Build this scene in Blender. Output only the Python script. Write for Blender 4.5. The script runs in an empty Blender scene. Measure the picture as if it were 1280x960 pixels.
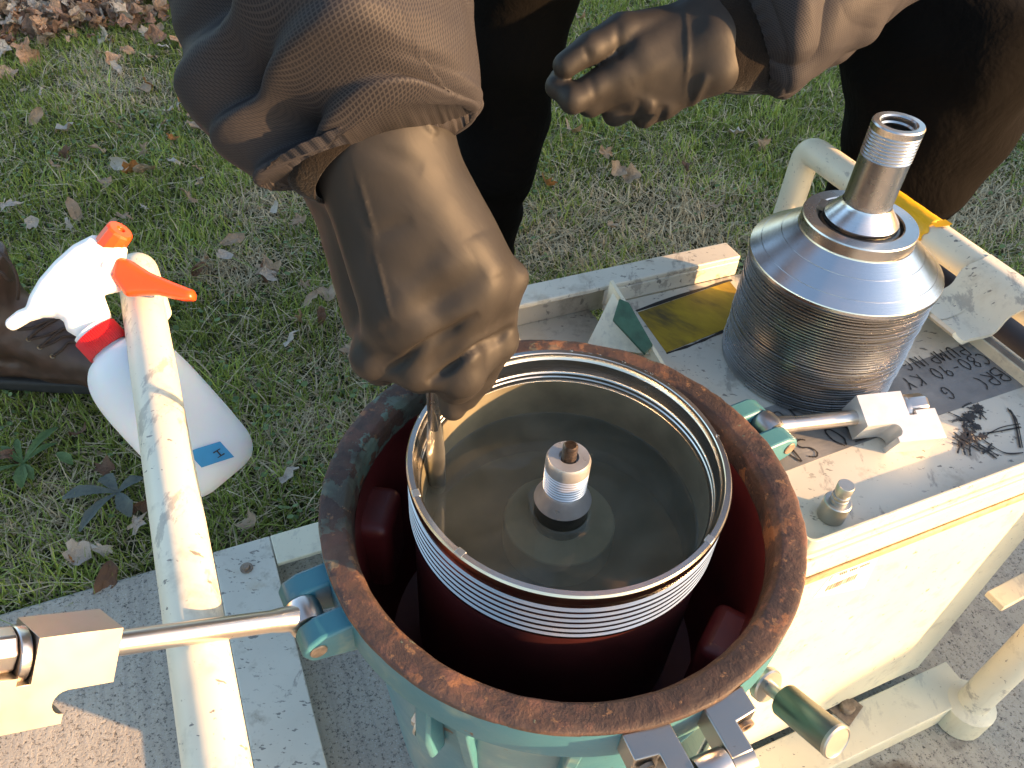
import bpy, bmesh, math, random
import numpy as np
from mathutils import Vector, Matrix
random.seed(4); RNG = np.random.default_rng(4)
S = bpy.context.scene
COL = S.collection
# ------------------------------------------------------------------ camera, sky, sun, exposure
F = 1005.0; PITCH = math.radians(43.233); ROLL = math.radians(4.154); CAMH = 1.0
cp_, sp_ = math.cos(PITCH), math.sin(PITCH); cr_, sr_ = math.cos(ROLL), math.sin(ROLL)
RX = np.array([1., 0, 0]); UY = np.array([0, sp_, cp_]); FW = np.array([0, cp_, -sp_])
CAMR = cr_*RX + sr_*UY; CAMU = -sr_*RX + cr_*UY; CAMP = np.array([0, 0, CAMH])
cam = bpy.data.cameras.new('camera'); co = bpy.data.objects.new('camera', cam); COL.objects.link(co)
cam.sensor_width = 36; cam.lens = F/1280*36; cam.clip_start = .02; cam.clip_end = 3000
m3 = Matrix((CAMR, CAMU, -FW)).transposed()
co.matrix_world = Matrix.Translation(CAMP) @ m3.to_4x4()
S.camera = co
SUN_EL = math.radians(12); SUN_AZ = math.atan2(.96, -.28)     # clockwise from +Y
tosun = Vector((math.sin(SUN_AZ)*math.cos(SUN_EL), math.cos(SUN_AZ)*math.cos(SUN_EL), math.sin(SUN_EL)))
W = bpy.data.worlds.new("World"); S.world = W; W.use_nodes = True
wn = W.node_tree.nodes; sky = wn.new('ShaderNodeTexSky'); sky.sky_type = 'NISHITA'; sky.sun_disc = False
sky.sun_elevation = SUN_EL; sky.sun_rotation = SUN_AZ; sky.air_density = 1.0; sky.dust_density = 1.5; sky.ozone_density = 1.0
bg = wn['Background']; bg.inputs[1].default_value = .115
W.node_tree.links.new(sky.outputs[0], bg.inputs[0])
sl = bpy.data.lights.new('sun', 'SUN'); so = bpy.data.objects.new('sun', sl); COL.objects.link(so)
sl.energy = 4.2; sl.angle = math.radians(.6); sl.color = (1, .57, .26)
so.rotation_euler = (-tosun).to_track_quat('-Z', 'Y').to_euler(); so.location = (4, -2, 3)
S.view_settings.view_transform = 'Standard'; S.view_settings.look = 'None'; S.view_settings.gamma = 1
S.view_settings.exposure = 2.15
S.cycles.max_bounces = 6
# ------------------------------------------------------------------ geometry helpers
def ray(u, v):
    return FW + (u-640)/F*CAMR - (v-480)/F*CAMU
def D(u, v, d): return CAMP + ray(u, v)*d                        # point at a distance along the view axis
def Z(u, v, z): r = ray(u, v); return CAMP + r*((z-CAMH)/r[2])    # point at a height
def Y(u, v, y): r = ray(u, v); return CAMP + r*(y/r[1])
def dep(P): return float((np.asarray(P)-CAMP) @ FW)
A_ = math.radians(26); EU = np.array([math.cos(A_), math.sin(A_), 0]); EV = np.array([-EU[1], EU[0], 0]); EZ = np.array([0, 0, 1.])
O = np.array([.0493, .428, 0.])
GZ = -.08                                                         # ground
def L(u, v, z): return O + EU*u + EV*v + EZ*z                     # cart frame to world
def nrm(a): a = np.asarray(a, float); return a/np.linalg.norm(a)
def origin(o):
    p = np.zeros(3)
    while o is not None: p += np.array(o.location); o = o.parent
    return p
def tag(o, label=None, cat=None, group=None, kind=None):
    if label: o['label'] = label
    if cat: o['category'] = cat
    if group: o['group'] = group
    if kind: o['kind'] = kind
    return o
def thing(name, loc, label, cat, group=None):
    o = bpy.data.objects.new(name, None); COL.objects.link(o); o.location = [float(x) for x in loc]; o.empty_display_size = .02
    return tag(o, label, cat, group)
def finish(me, sharp=32):
    if sharp is None:
        for p in me.polygons: p.use_smooth = False
    else:
        me.polygons.foreach_set('use_smooth', np.ones(len(me.polygons), bool)); me.set_sharp_from_angle(angle=math.radians(sharp))
def mk(name, V, Fc, mat, parent=None, sharp=32, uv=None, bevel=0, seg=2, label=None, loc=None, kind=None):
    V = np.asarray(V, float)
    base = origin(parent) if parent is not None else (np.asarray(loc, float) if loc is not None else np.zeros(3))
    me = bpy.data.meshes.new(name)
    if isinstance(Fc, np.ndarray):
        n, k = Fc.shape
        me.vertices.add(len(V)); me.vertices.foreach_set('co', (V-base).astype(np.float32).ravel())
        me.loops.add(n*k); me.loops.foreach_set('vertex_index', Fc.astype(np.int32).ravel())
        me.polygons.add(n); me.polygons.foreach_set('loop_start', np.arange(0, n*k, k, dtype=np.int32))
        me.update(calc_edges=True)
    else:
        me.from_pydata([tuple(v) for v in (V-base)], [], [tuple(int(i) for i in f) for f in Fc]); me.update()
    if uv is not None:
        lay = me.uv_layers.new(name='UVMap'); idx = np.empty(len(me.loops), np.int32); me.loops.foreach_get('vertex_index', idx)
        lay.data.foreach_set('uv', np.asarray(uv, np.float32)[idx].ravel())
    finish(me, sharp)
    me.materials.append(mat)
    o = bpy.data.objects.new(name, me); COL.objects.link(o)
    if parent is not None: o.parent = parent
    elif loc is not None: o.location = [float(x) for x in loc]
    if bevel:
        b = o.modifiers.new('bevel', 'BEVEL'); b.width = bevel; b.segments = seg; b.limit_method = 'ANGLE'; b.angle_limit = math.radians(40)
        b.harden_normals = False
    if label: o['label'] = label
    if kind: o['kind'] = kind
    return o
class MB:
    def __init__(s): s.V = []; s.F = []
    def add(s, V, Fc):
        n = len(s.V); s.V += [tuple(v) for v in V]; s.F += [tuple(i+n for i in f) for f in Fc]; return s
    def box(s, C, ax, hs):                                         # centre, three axes, half sizes
        C = np.asarray(C, float); a = [np.asarray(x, float)*h for x, h in zip(ax, hs)]
        V = [C + i*a[0] + j*a[1] + k*a[2] for i in (-1, 1) for j in (-1, 1) for k in (-1, 1)]
        Fc = [(0, 1, 3, 2), (4, 6, 7, 5), (0, 4, 5, 1), (2, 3, 7, 6), (0, 2, 6, 4), (1, 5, 7, 3)]
        if np.dot(np.cross(a[0], a[1]), a[2]) < 0: Fc = [f[::-1] for f in Fc]
        return s.add(V, Fc)
    def lbox(s, u0, u1, v0, v1, z0, z1):
        return s.box(L((u0+u1)/2, (v0+v1)/2, (z0+z1)/2), (EU, EV, EZ), (abs(u1-u0)/2, abs(v1-v0)/2, abs(z1-z0)/2))
    def prism(s, pts, C, ax, h):                                   # outline in (ax0, ax1), extruded +-h on ax2
        C = np.asarray(C, float); ax = [np.asarray(x, float) for x in ax]; n = len(pts)
        ar = sum(pts[i][0]*pts[(i+1) % n][1]-pts[(i+1) % n][0]*pts[i][1] for i in range(n))
        if ar < 0: pts = pts[::-1]
        if np.dot(np.cross(ax[0], ax[1]), ax[2]) < 0: pts = pts[::-1]
        V = [C + ax[0]*p[0] + ax[1]*p[1] - ax[2]*h for p in pts] + [C + ax[0]*p[0] + ax[1]*p[1] + ax[2]*h for p in pts]
        Fc = [tuple(range(n))[::-1], tuple(range(n, 2*n))] + [(i, (i+1) % n, n+(i+1) % n, n+i) for i in range(n)]
        return s.add(V, Fc)
    def lathe(s, prof, C, axis=(0, 0, 1), seg=96, closed=False, cap=True, a0=0, a1=2*math.pi, facet=0):
        w = nrm(axis); t = np.array([1., 0, 0]) if abs(w[0]) < .9 else np.array([0, 1., 0])
        p = nrm(np.cross(w, t)); q = np.cross(w, p); C = np.asarray(C, float)
        full = abs(a1-a0-2*math.pi) < 1e-6; ns = seg if full else seg+1
        V = []
        for r, z in prof:
            for i in range(ns):
                a = a0+(a1-a0)*i/seg; V.append(C + w*z + (p*math.cos(a)+q*math.sin(a))*r)
        Fc = []; m = len(prof)
        for j in range(m if closed else m-1):
            for i in range(seg):
                i2 = (i+1) % ns; j2 = (j+1) % m
                Fc.append((j*ns+i, j*ns+i2, j2*ns+i2, j2*ns+i))
        if cap and not closed and full:
            if prof[0][0] > 1e-6: Fc.append(tuple(range(ns))[::-1])
            if prof[-1][0] > 1e-6: Fc.append(tuple((m-1)*ns+i for i in range(ns)))
        return s.add(V, Fc)
    def tube(s, P, r, seg=12, cap=True, up=None):
        P = [np.asarray(p, float) for p in P]; n = len(P); V = []; prev = None
        for i in range(n):
            t = nrm(P[min(i+1, n-1)]-P[max(i-1, 0)])
            if prev is None:
                h = np.array([0, 0, 1.]) if abs(t[2]) < .9 else np.array([1., 0, 0]); prev = nrm(np.cross(t, h))
            prev = nrm(prev-t*(prev@t)); q = np.cross(t, prev); rr = r[i] if hasattr(r, '__len__') else r
            for k in range(seg):
                a = 2*math.pi*k/seg; V.append(P[i]+(prev*math.cos(a)+q*math.sin(a))*rr)
        Fc = [(j*seg+i, j*seg+(i+1) % seg, (j+1)*seg+(i+1) % seg, (j+1)*seg+i) for j in range(n-1) for i in range(seg)]
        if cap: Fc += [tuple(range(seg))[::-1], tuple((n-1)*seg+i for i in range(seg))]
        return s.add(V, Fc)
    def build(s, name, mat, parent=None, **k): return mk(name, s.V, s.F, mat, parent, **k)
def arc_path(pts, rad, n=8):                                       # polyline with rounded corners
    pts = [np.asarray(p, float) for p in pts]; out = [pts[0]]
    for a, b, c in zip(pts, pts[1:], pts[2:]):
        d1 = nrm(a-b); d2 = nrm(c-b); k = rad
        for i in range(n+1):
            t = i/n; out.append((b+d1*k)*(1-t)**2 + b*2*t*(1-t) + (b+d2*k)*t*t)
    return out+[pts[-1]]
# ---- value noise, signed distance fields and a surface-net mesher for the organic shapes
_H = RNG.random(4096)
def vnoise(P):
    i = np.floor(P).astype(np.int64); f = P-i; f = f*f*(3-2*f)
    def h(a, b, c): return _H[(a*73856093 ^ b*19349663 ^ c*83492791) & 4095]
    x, y, z = i[..., 0], i[..., 1], i[..., 2]; fx, fy, fz = f[..., 0], f[..., 1], f[..., 2]
    def lx(b, c): return h(x, b, c)*(1-fx)+h(x+1, b, c)*fx
    return ((lx(y, z)*(1-fy)+lx(y+1, z)*fy)*(1-fz)+(lx(y, z+1)*(1-fy)+lx(y+1, z+1)*fy)*fz)
def cone(P, a, b, ra, rb):
    a = np.asarray(a, float); b = np.asarray(b, float); ab = b-a
    t = np.clip(((P-a)@ab)/(ab@ab+1e-12), 0, 1)
    return np.linalg.norm(P-(a+t[..., None]*ab), axis=-1)-(ra+t*(rb-ra))
def smin(a, b, k):
    h = np.clip(.5+.5*(b-a)/k, 0, 1); return b*(1-h)+a*h-k*h*(1-h)
def smax(a, b, k): return -smin(-a, -b, k)
def chain(P, pts, rs, k=.004):
    d = None
    for i in range(len(pts)-1):
        c = cone(P, pts[i], pts[i+1], rs[i], rs[i+1]); d = c if d is None else smin(d, c, k)
    return d
def surfnet(field, lo, hi, h):
    lo = np.asarray(lo, float); n = np.ceil((np.asarray(hi)-lo)/h).astype(int)+1
    g = np.stack(np.meshgrid(*[lo[i]+h*np.arange(n[i]) for i in range(3)], indexing='ij'), -1)
    Fd = np.empty(g.shape[:3])
    for i in range(0, n[0], 16): Fd[i:i+16] = field(g[i:i+16])
    ins = Fd < 0; nx, ny, nz = n-1
    acc = np.zeros((nx, ny, nz, 3)); cnt = np.zeros((nx, ny, nz))
    for ax in range(3):
        o1, o2 = [a for a in range(3) if a != ax]
        for p in (0, 1):
            for q in (0, 1):
                sa = [slice(0, nx), slice(0, ny), slice(0, nz)]; sb = list(sa)
                sa[o1] = slice(p, p+n[o1]-1); sa[o2] = slice(q, q+n[o2]-1); sb[o1] = sa[o1]; sb[o2] = sa[o2]
                sa[ax] = slice(0, n[ax]-1); sb[ax] = slice(1, n[ax])
                fa, fb = Fd[tuple(sa)], Fd[tuple(sb)]; cr = (fa < 0) != (fb < 0)
                t = np.where(cr, fa/np.where(cr, fa-fb, 1), 0)
                pt = np.zeros((nx, ny, nz, 3)); pt[..., ax] = t; pt[..., o1] = p; pt[..., o2] = q
                acc += np.where(cr[..., None], pt, 0); cnt += cr
    m = cnt > 0; idx = -np.ones((nx, ny, nz), int); idx[m] = np.arange(m.sum())
    V = lo + h*(np.argwhere(m)+acc[m]/cnt[m][:, None])
    Q = []
    for ax in range(3):
        o1, o2 = (ax+1) % 3, (ax+2) % 3
        sa = [slice(1, n[i]-1) for i in range(3)]; sb = list(sa); sa[ax] = slice(0, n[ax]-1); sb[ax] = slice(1, n[ax])
        a, b = ins[tuple(sa)], ins[tuple(sb)]; off = np.array([1, 1, 1]); off[ax] = 0
        for flip, msk in ((False, a & ~b), (True, b & ~a)):
            e = np.argwhere(msk)+off
            if not len(e): continue
            c = []
            for d1, d2 in ((-1, -1), (0, -1), (0, 0), (-1, 0)):
                k = e.copy(); k[:, o1] += d1; k[:, o2] += d2; c.append(idx[k[:, 0], k[:, 1], k[:, 2]])
            q = np.stack(c, 1); Q.append(q[:, ::-1] if flip else q)
    return V, np.concatenate(Q)
def largest(V, Q):
    lab = np.arange(len(V))
    for k in range(400):
        m = lab[Q].min(1); new = lab.copy()
        for c in range(4): np.minimum.at(new, Q[:, c], m)
        new = new[new]
        if (new == lab).all(): break
        lab = new
    u, c = np.unique(lab, return_counts=True); keep = lab == u[c.argmax()]; idx = np.cumsum(keep)-1
    return V[keep], idx[Q[keep[Q[:, 0]]]]
def relax(V, Q, it=2, lam=.5):
    E = np.concatenate([Q[:, [0, 1]], Q[:, [1, 2]], Q[:, [2, 3]], Q[:, [3, 0]]])
    for k in range(it):
        s = np.zeros_like(V); c = np.zeros(len(V)); np.add.at(s, E[:, 0], V[E[:, 1]]); np.add.at(c, E[:, 0], 1); np.add.at(s, E[:, 1], V[E[:, 0]]); np.add.at(c, E[:, 1], 1)
        V = V+lam*(s/np.maximum(c, 1)[:, None]-V)
    return V
def sdf(name, field, lo, hi, h, mat, parent=None, it=2, **k):
    V, Q = surfnet(field, lo, hi, h); V = relax(V, Q, it); return mk(name, V, Q, mat, parent, sharp=180, **k)
def catmull(A, n):
    A = np.asarray(A, float); m = len(A); out = []
    for t in np.linspace(0, m-1, n):
        i = min(int(t), m-2); f = t-i; p0 = A[max(i-1, 0)]; p1 = A[i]; p2 = A[i+1]; p3 = A[min(i+2, m-1)]
        out.append(.5*(2*p1+(p2-p0)*f+(2*p0-5*p1+4*p2-p3)*f*f+(3*p1-p0-3*p2+p3)*f**3))
    return np.array(out)
def loft(name, st, mat, parent=None, nth=180, ns=160, disp=None, wall=.002, tilt=None):
    # st: (left point, right point, thickness ratio) -> an open cloth tube of elliptical section
    Lp = catmull([s[0] for s in st], ns); Rp = catmull([s[1] for s in st], ns); T = catmull([[s[2]] for s in st], ns)[:, 0]
    C = (Lp+Rp)/2; A = (Rp-Lp)/2; tan = np.gradient(C, axis=0)
    B = np.cross(A, tan)
    if tilt is not None:
        ph = np.interp(np.linspace(0, 1, ns), [p[0] for p in tilt], [p[1] for p in tilt])[:, None]; B = -FW*np.cos(ph)+CAMU*np.sin(ph); An = A/np.linalg.norm(A, axis=1)[:, None]; B = B-An*(B*An).sum(1)[:, None]; B[:] = B*np.sign((np.cross(A, tan)*-FW).sum(1))[:, None]
    B = B/np.linalg.norm(B, axis=1)[:, None]*np.linalg.norm(A, axis=1)[:, None]*T[:, None]
    th = np.linspace(0, 2*math.pi, nth+1); s = np.linspace(0, 1, ns)
    P = C[:, None]+A[:, None]*np.cos(th)[None, :, None]+B[:, None]*np.sin(th)[None, :, None]
    N = P-C[:, None]; R = np.linalg.norm(N, axis=2, keepdims=True); N = N/R
    ln = np.concatenate([[0], np.cumsum(np.linalg.norm(np.diff(C, axis=0), axis=1))])
    arc0 = np.concatenate([np.zeros((1, nth+1)), np.cumsum(np.linalg.norm(np.diff(P, axis=0), axis=2), axis=0)])
    if disp is not None: P = P+N*disp(th[None, :], s[:, None], P)[..., None]
    P[:, -1] = P[:, 0]
    arc = arc0[-1:]-arc0
    uv = np.stack(np.broadcast_arrays(th[None, :]*np.median(R)*1.12, arc), -1).reshape(-1, 2)
    i, j = np.meshgrid(np.arange(ns-1), np.arange(nth), indexing='ij'); k = nth+1
    Q = np.stack([i*k+j, i*k+j+1, (i+1)*k+j+1, (i+1)*k+j], -1).reshape(-1, 4)
    o = mk(name, P.reshape(-1, 3), Q, mat, parent, sharp=180, uv=uv)
    sm = o.modifiers.new('cloth', 'SOLIDIFY'); sm.thickness = wall; sm.offset = -1
    return o
def inside(poly, x, y):
    r = np.zeros(x.shape, bool); n = len(poly)
    for i in range(n):
        (x0, y0), (x1, y1) = poly[i], poly[(i+1) % n]
        c = ((y0 > y) != (y1 > y)) & (x < (x1-x0)*(y-y0)/(y1-y0+1e-12)+x0); r ^= c
    return r
def poly_d(poly, x, y):
    d = np.full(x.shape, 1e9); n = len(poly)
    for i in range(n):
        a = np.array(poly[i]); b = np.array(poly[(i+1) % n]); ab = b-a
        t = np.clip(((x-a[0])*ab[0]+(y-a[1])*ab[1])/(ab@ab+1e-12), 0, 1)
        d = np.minimum(d, np.hypot(x-a[0]-t*ab[0], y-a[1]-t*ab[1]))
    return np.where(inside(poly, x, y), d, -d)
def inflate(name, poly, C, ax, T, dm, mat, parent, h=.0014):
    # soft moulded solid from an outline: half thickness T, edge rounding dm
    poly = [tuple(p) for p in poly]; a = np.array(poly); lo = np.r_[a.min(0)-3*h, -T-3*h]; hi = np.r_[a.max(0)+3*h, T+3*h]
    def f(P):
        d = poly_d(poly, P[..., 0], P[..., 1]); e = np.clip(1-d/dm, 0, 3); return np.maximum(np.abs(P[..., 2])-T*np.sqrt(np.clip(1-e*e, 0, 1))+.0004, -d)
    V, Q = surfnet(f, lo, hi, h); V = relax(V, Q, 3)
    Vw = np.asarray(C)+V[:, :1]*ax[0]+V[:, 1:2]*ax[1]+V[:, 2:]*ax[2]
    if np.dot(np.cross(ax[0], ax[1]), ax[2]) < 0: Q = Q[:, ::-1]
    return mk(name, Vw, Q, mat, parent, sharp=50)
# ------------------------------------------------------------------ materials
class NT:
    def __init__(s, name):
        s.m = bpy.data.materials.new(name); s.m.use_nodes = True; s.t = s.m.node_tree; s.n = s.t.nodes; s.b = s.n['Principled BSDF']
        s.tc = s.n.new('ShaderNodeTexCoord'); s.co = s.tc.outputs['Object']
    def lk(s, a, b): s.t.links.new(a, b)
    def inp(s, sock, v):
        if hasattr(v, 'is_output') or isinstance(v, bpy.types.NodeSocket): s.lk(v, sock)
        else: sock.default_value = (*v, 1) if isinstance(v, tuple) and len(v) == 3 and sock.type == 'RGBA' else v
    def mapping(s, scale=(1, 1, 1), rot=(0, 0, 0), co=None, loc=(0, 0, 0)):
        n = s.n.new('ShaderNodeMapping'); n.inputs['Scale'].default_value = scale; n.inputs['Rotation'].default_value = rot; n.inputs['Location'].default_value = loc
        s.lk(co or s.co, n.inputs[0]); return n.outputs[0]
    def noise(s, scale, detail=4, rough=.55, co=None, dist=0):
        n = s.n.new('ShaderNodeTexNoise'); n.inputs['Scale'].default_value = scale; n.inputs['Detail'].default_value = detail
        n.inputs['Roughness'].default_value = rough; n.inputs['Distortion'].default_value = dist; s.lk(co or s.co, n.inputs['Vector']); return n.outputs[0]
    def voro(s, scale, co=None, feat='F1', out='Distance'):
        n = s.n.new('ShaderNodeTexVoronoi'); n.feature = feat; n.inputs['Scale'].default_value = scale; s.lk(co or s.co, n.inputs['Vector']); return n.outputs[out]
    def ramp(s, f, stops):
        n = s.n.new('ShaderNodeValToRGB'); e = n.color_ramp.elements
        while len(e) < len(stops): e.new(.5)
        for k, (p, c) in enumerate(stops):
            e[k].position = p; e[k].color = (*c, 1) if isinstance(c, tuple) else (c, c, c, 1)
        s.lk(f, n.inputs[0]); return n.outputs[0]
    def mix(s, fac, a, b, mode='MIX'):
        n = s.n.new('ShaderNodeMix'); n.data_type = 'RGBA'; n.blend_type = mode
        s.inp(n.inputs[0], fac); s.inp(n.inputs[6], a); s.inp(n.inputs[7], b); return n.outputs[2]
    def math(s, op, a, b=0., c=None):
        n = s.n.new('ShaderNodeMath'); n.operation = op; s.inp(n.inputs[0], a); s.inp(n.inputs[1], b)
        if c is not None: s.inp(n.inputs[2], c)
        return n.outputs[0]
    def sep(s, co=None):
        n = s.n.new('ShaderNodeSeparateXYZ'); s.lk(co or s.co, n.inputs[0]); return n.outputs
    def bump(s, h, strength=.3, dist=.002, prev=None):
        n = s.n.new('ShaderNodeBump'); n.inputs['Strength'].default_value = strength; n.inputs['Distance'].default_value = dist; s.lk(h, n.inputs['Height'])
        if prev is not None: s.lk(prev, n.inputs['Normal'])
        s.lk(n.outputs[0], s.b.inputs['Normal']); return n.outputs[0]
    def set(s, **k):
        for a, v in k.items(): s.inp(s.b.inputs[{'color': 'Base Color', 'rough': 'Roughness', 'metal': 'Metallic', 'spec': 'Specular IOR Level', 'aniso': 'Anisotropic', 'sss': 'Subsurface Weight', 'trans': 'Transmission Weight', 'alpha': 'Alpha', 'sheen': 'Sheen Weight', 'coat': 'Coat Weight', 'ior': 'IOR'}[a]], v)
        return s.m
def plain(name, col, rough=.5, metal=0, var=.12, scale=60, bump=0, bscale=200, **k):
    t = NT(name); n = t.noise(scale, 4)
    c = t.mix(t.ramp(n, [(.3, 0.), (.7, 1.)]), tuple(x*(1-var) for x in col), tuple(min(1, x*(1+var)) for x in col))
    r = t.math('MULTIPLY_ADD', n, rough*.4, rough*.8)
    if bump: t.bump(t.noise(bscale, 3), bump, .001)
    return t.set(color=c, rough=r, metal=metal, **k)
def cream(name, base=(.70, .655, .50), chips=1., dirt=.5):
    t = NT(name)
    n1 = t.noise(9, 5); n2 = t.noise(70, 3, .6, t.mapping((1, 2.2, 1), (0, 0, .6))); n3 = t.noise(22, 5, .7)
    c = t.mix(t.ramp(n1, [(.35, 0.), (.75, 1.)]), base, tuple(b*.86 for b in base))
    c = t.mix(t.math('MULTIPLY', t.ramp(n3, [(.56, 0.), (.72, 1.)]), dirt), c, (.34, .31, .25))
    chip = t.math('MULTIPLY', t.ramp(n2, [(.70-.02*chips, 0.), (.72-.02*chips, 1.)]), t.ramp(n1, [(.40, 0.), (.5, 1.)]))
    c = t.mix(chip, c, (.20, .19, .17))
    fine = t.ramp(t.noise(260, 2), [(.71, 0.), (.74, .6)])
    c = t.mix(fine, c, (.25, .21, .15))
    run = t.ramp(t.noise(16, 5, .65, t.mapping((1, 1, .12), loc=(3, 1, 0))), [(.60, 0.), (.74, .5)]); c = t.mix(run, c, (.40, .30, .17))
    n5 = t.noise(34, 6, .7, t.mapping((1, .35, 1), co=t.mapping(rot=(0, 0, -A_+.5)))); c = t.mix(t.math('MULTIPLY', t.ramp(n5, [(.58, 0.), (.63, 1.)]), min(1., .35*chips)), c, (.33, .31, .27))
    h = t.math('SUBTRACT', t.noise(30, 3), chip); t.bump(h, .25, .0012)
    return t.set(color=c, rough=t.math('MULTIPLY_ADD', n3, .3, .28), coat=.0)
def rusty():
    t = NT('rusty_iron'); x, y, z = t.sep()
    n1 = t.noise(22, 6, .65, dist=.4); n2 = t.noise(60, 5, .7); n3 = t.noise(11, 3)
    c = t.ramp(n1, [(.26, (.016, .011, .011)), (.40, (.036, .023, .021)), (.52, (.062, .037, .029)), (.63, (.110, .057, .036)), (.78, (.135, .090, .064))])
    c = t.mix(t.ramp(n2, [(.5, 0.), (.62, .75)]), c, (.13, .062, .045))
    c = t.mix(t.ramp(t.noise(34, 5, .6), [(.60, 0.), (.64, .7)]), c, (.26, .115, .050))
    c = t.mix(t.ramp(t.noise(200, 3, .7), [(.66, 0.), (.71, .7)]), c, (.030, .020, .018))
    side = t.ramp(t.math('MULTIPLY_ADD', x, -.9, t.math('MULTIPLY', y, .5)), [(.08, .0), (.17, 1.)])      # old paint left on this side
    pm = t.math('ADD', t.math('MULTIPLY', t.ramp(t.noise(38, 6, .62), [(.515, 0.), (.535, 1.)]), side), t.ramp(t.noise(44, 6, .65), [(.665, 0.), (.68, .9)]))
    c = t.mix(pm, c, t.mix(t.ramp(n2, [(.35, 0.), (.65, 1.)]), (.085, .145, .115), (.17, .22, .17)))
    c = t.mix(t.ramp(t.noise(6, 5, .6, dist=.6), [(.48, 0.), (.60, .8)]), c, (.030, .018, .015)); c = t.mix(t.ramp(t.noise(85, 5, .7), [(.62, 0.), (.65, .55)]), c, (.24, .13, .06))
    h = t.math('ADD', t.math('MULTIPLY', n1, 1.4), t.math('ADD', t.math('MULTIPLY', n2, .7), t.math('MULTIPLY', pm, .6))); b = t.bump(h, .8, .0022); t.bump(t.noise(320, 3, .7), .4, .0006, b)
    return t.set(color=c, rough=t.math('MULTIPLY_ADD', n2, .35, .52))
def teal():
    t = NT('teal_enamel'); n = t.noise(30, 5, .6); z = t.sep()[2]
    c = t.mix(t.ramp(t.noise(12, 4), [(.35, 0.), (.65, 1.)]), (.028, .140, .190), (.052, .170, .205))
    c = t.mix(t.ramp(t.noise(18, 5), [(.58, 0.), (.72, .45)]), c, (.36, .40, .24))
    ch = t.ramp(t.noise(48, 6, .68), [(.655, 0.), (.675, 1.)])
    c = t.mix(ch, c, (.10, .055, .035)); t.bump(t.math('SUBTRACT', t.noise(50, 3), ch), .35, .001)
    return t.set(color=c, rough=t.math('MULTIPLY_ADD', n, .25, .30))
def steel(name, col=(.60, .59, .57), rough=.24, aniso=.75, ring=900, stain=.25, b=.12, axis='Z', var=.25):
    t = NT(name)
    sc = {'Z': (1, 1, ring/8), 'X': (ring/8, 1, 1), 'N': (1, 1, 1)}[axis]
    n = t.noise(12, 3, .6, t.mapping(sc)); n2 = t.noise(24, 5, .6)
    c = t.mix(t.ramp(n2, [(.45, 0.), (.75, stain)]), col, tuple(x*.62 for x in col))
    c = t.mix(t.ramp(n, [(.3, 0.), (.7, var)]), c, tuple(x*.72 for x in col))
    c = t.mix(t.ramp(t.noise(160, 3, .7), [(.68, 0.), (.74, .35)]), c, (.16, .13, .11))
    if aniso:
        tg = t.n.new('ShaderNodeTangent'); tg.direction_type = 'RADIAL'; tg.axis = 'Z'; t.lk(tg.outputs[0], t.b.inputs['Tangent'])
    t.bump(n, b, .0006)
    return t.set(color=c, rough=t.math('MULTIPLY_ADD', n2, rough*.9, rough*.6), metal=1., aniso=aniso)
def nitrile():
    t = NT('black_nitrile'); n = t.noise(40, 4); c = t.mix(t.ramp(n, [(.3, 0.), (.7, 1.)]), (.0145, .0132, .0126), (.021, .019, .0178))
    b = t.bump(t.noise(26, 4, .55, t.mapping((1, 1.6, .7), (.4, .3, .8)), .8), .07, .005)
    b = t.bump(t.noise(60, 3, .5, t.mapping((1, 2.4, .5), (.5, .9, .2)), .6), .10, .002, b)
    return t.set(color=c, rough=t.math('MULTIPLY_ADD', n, .10, .54), spec=.30)
def ripstop():
    t = NT('ripstop_nylon'); u, v, w = t.sep(t.tc.outputs['UV'])
    def line(x, p):
        f = t.math('FRACT', t.math('MULTIPLY', x, 1/p)); return t.ramp(f, [(.0, 1.), (.16, 1.), (.24, 0.), (.80, 0.), (.92, 1.)])
    g = t.math('MAXIMUM', line(u, .0021), line(v, .0021)); n = t.noise(14, 4)
    c = t.mix(g, (.0125, .0128, .018), (.038, .0355, .0375)); c = t.mix(t.ramp(n, [(.35, 0.), (.7, .4)]), c, (.026, .0245, .027))
    b = t.bump(t.noise(22, 4, .55, dist=.5), .25, .006); t.bump(g, .15, .0003, b)
    return t.set(color=c, rough=.65, spec=.16)
def cloth(name, col, rough=.85, b=.3, sheen=.2):
    t = NT(name); n = t.noise(6, 5, .6, dist=.5); c = t.mix(t.ramp(n, [(.3, 0.), (.7, 1.)]), tuple(x*.75 for x in col), col)
    x = t.bump(n, .5, .02); t.bump(t.noise(700, 2), b, .0008, x); return t.set(color=c, rough=rough, sheen=sheen, spec=.08)
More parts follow.
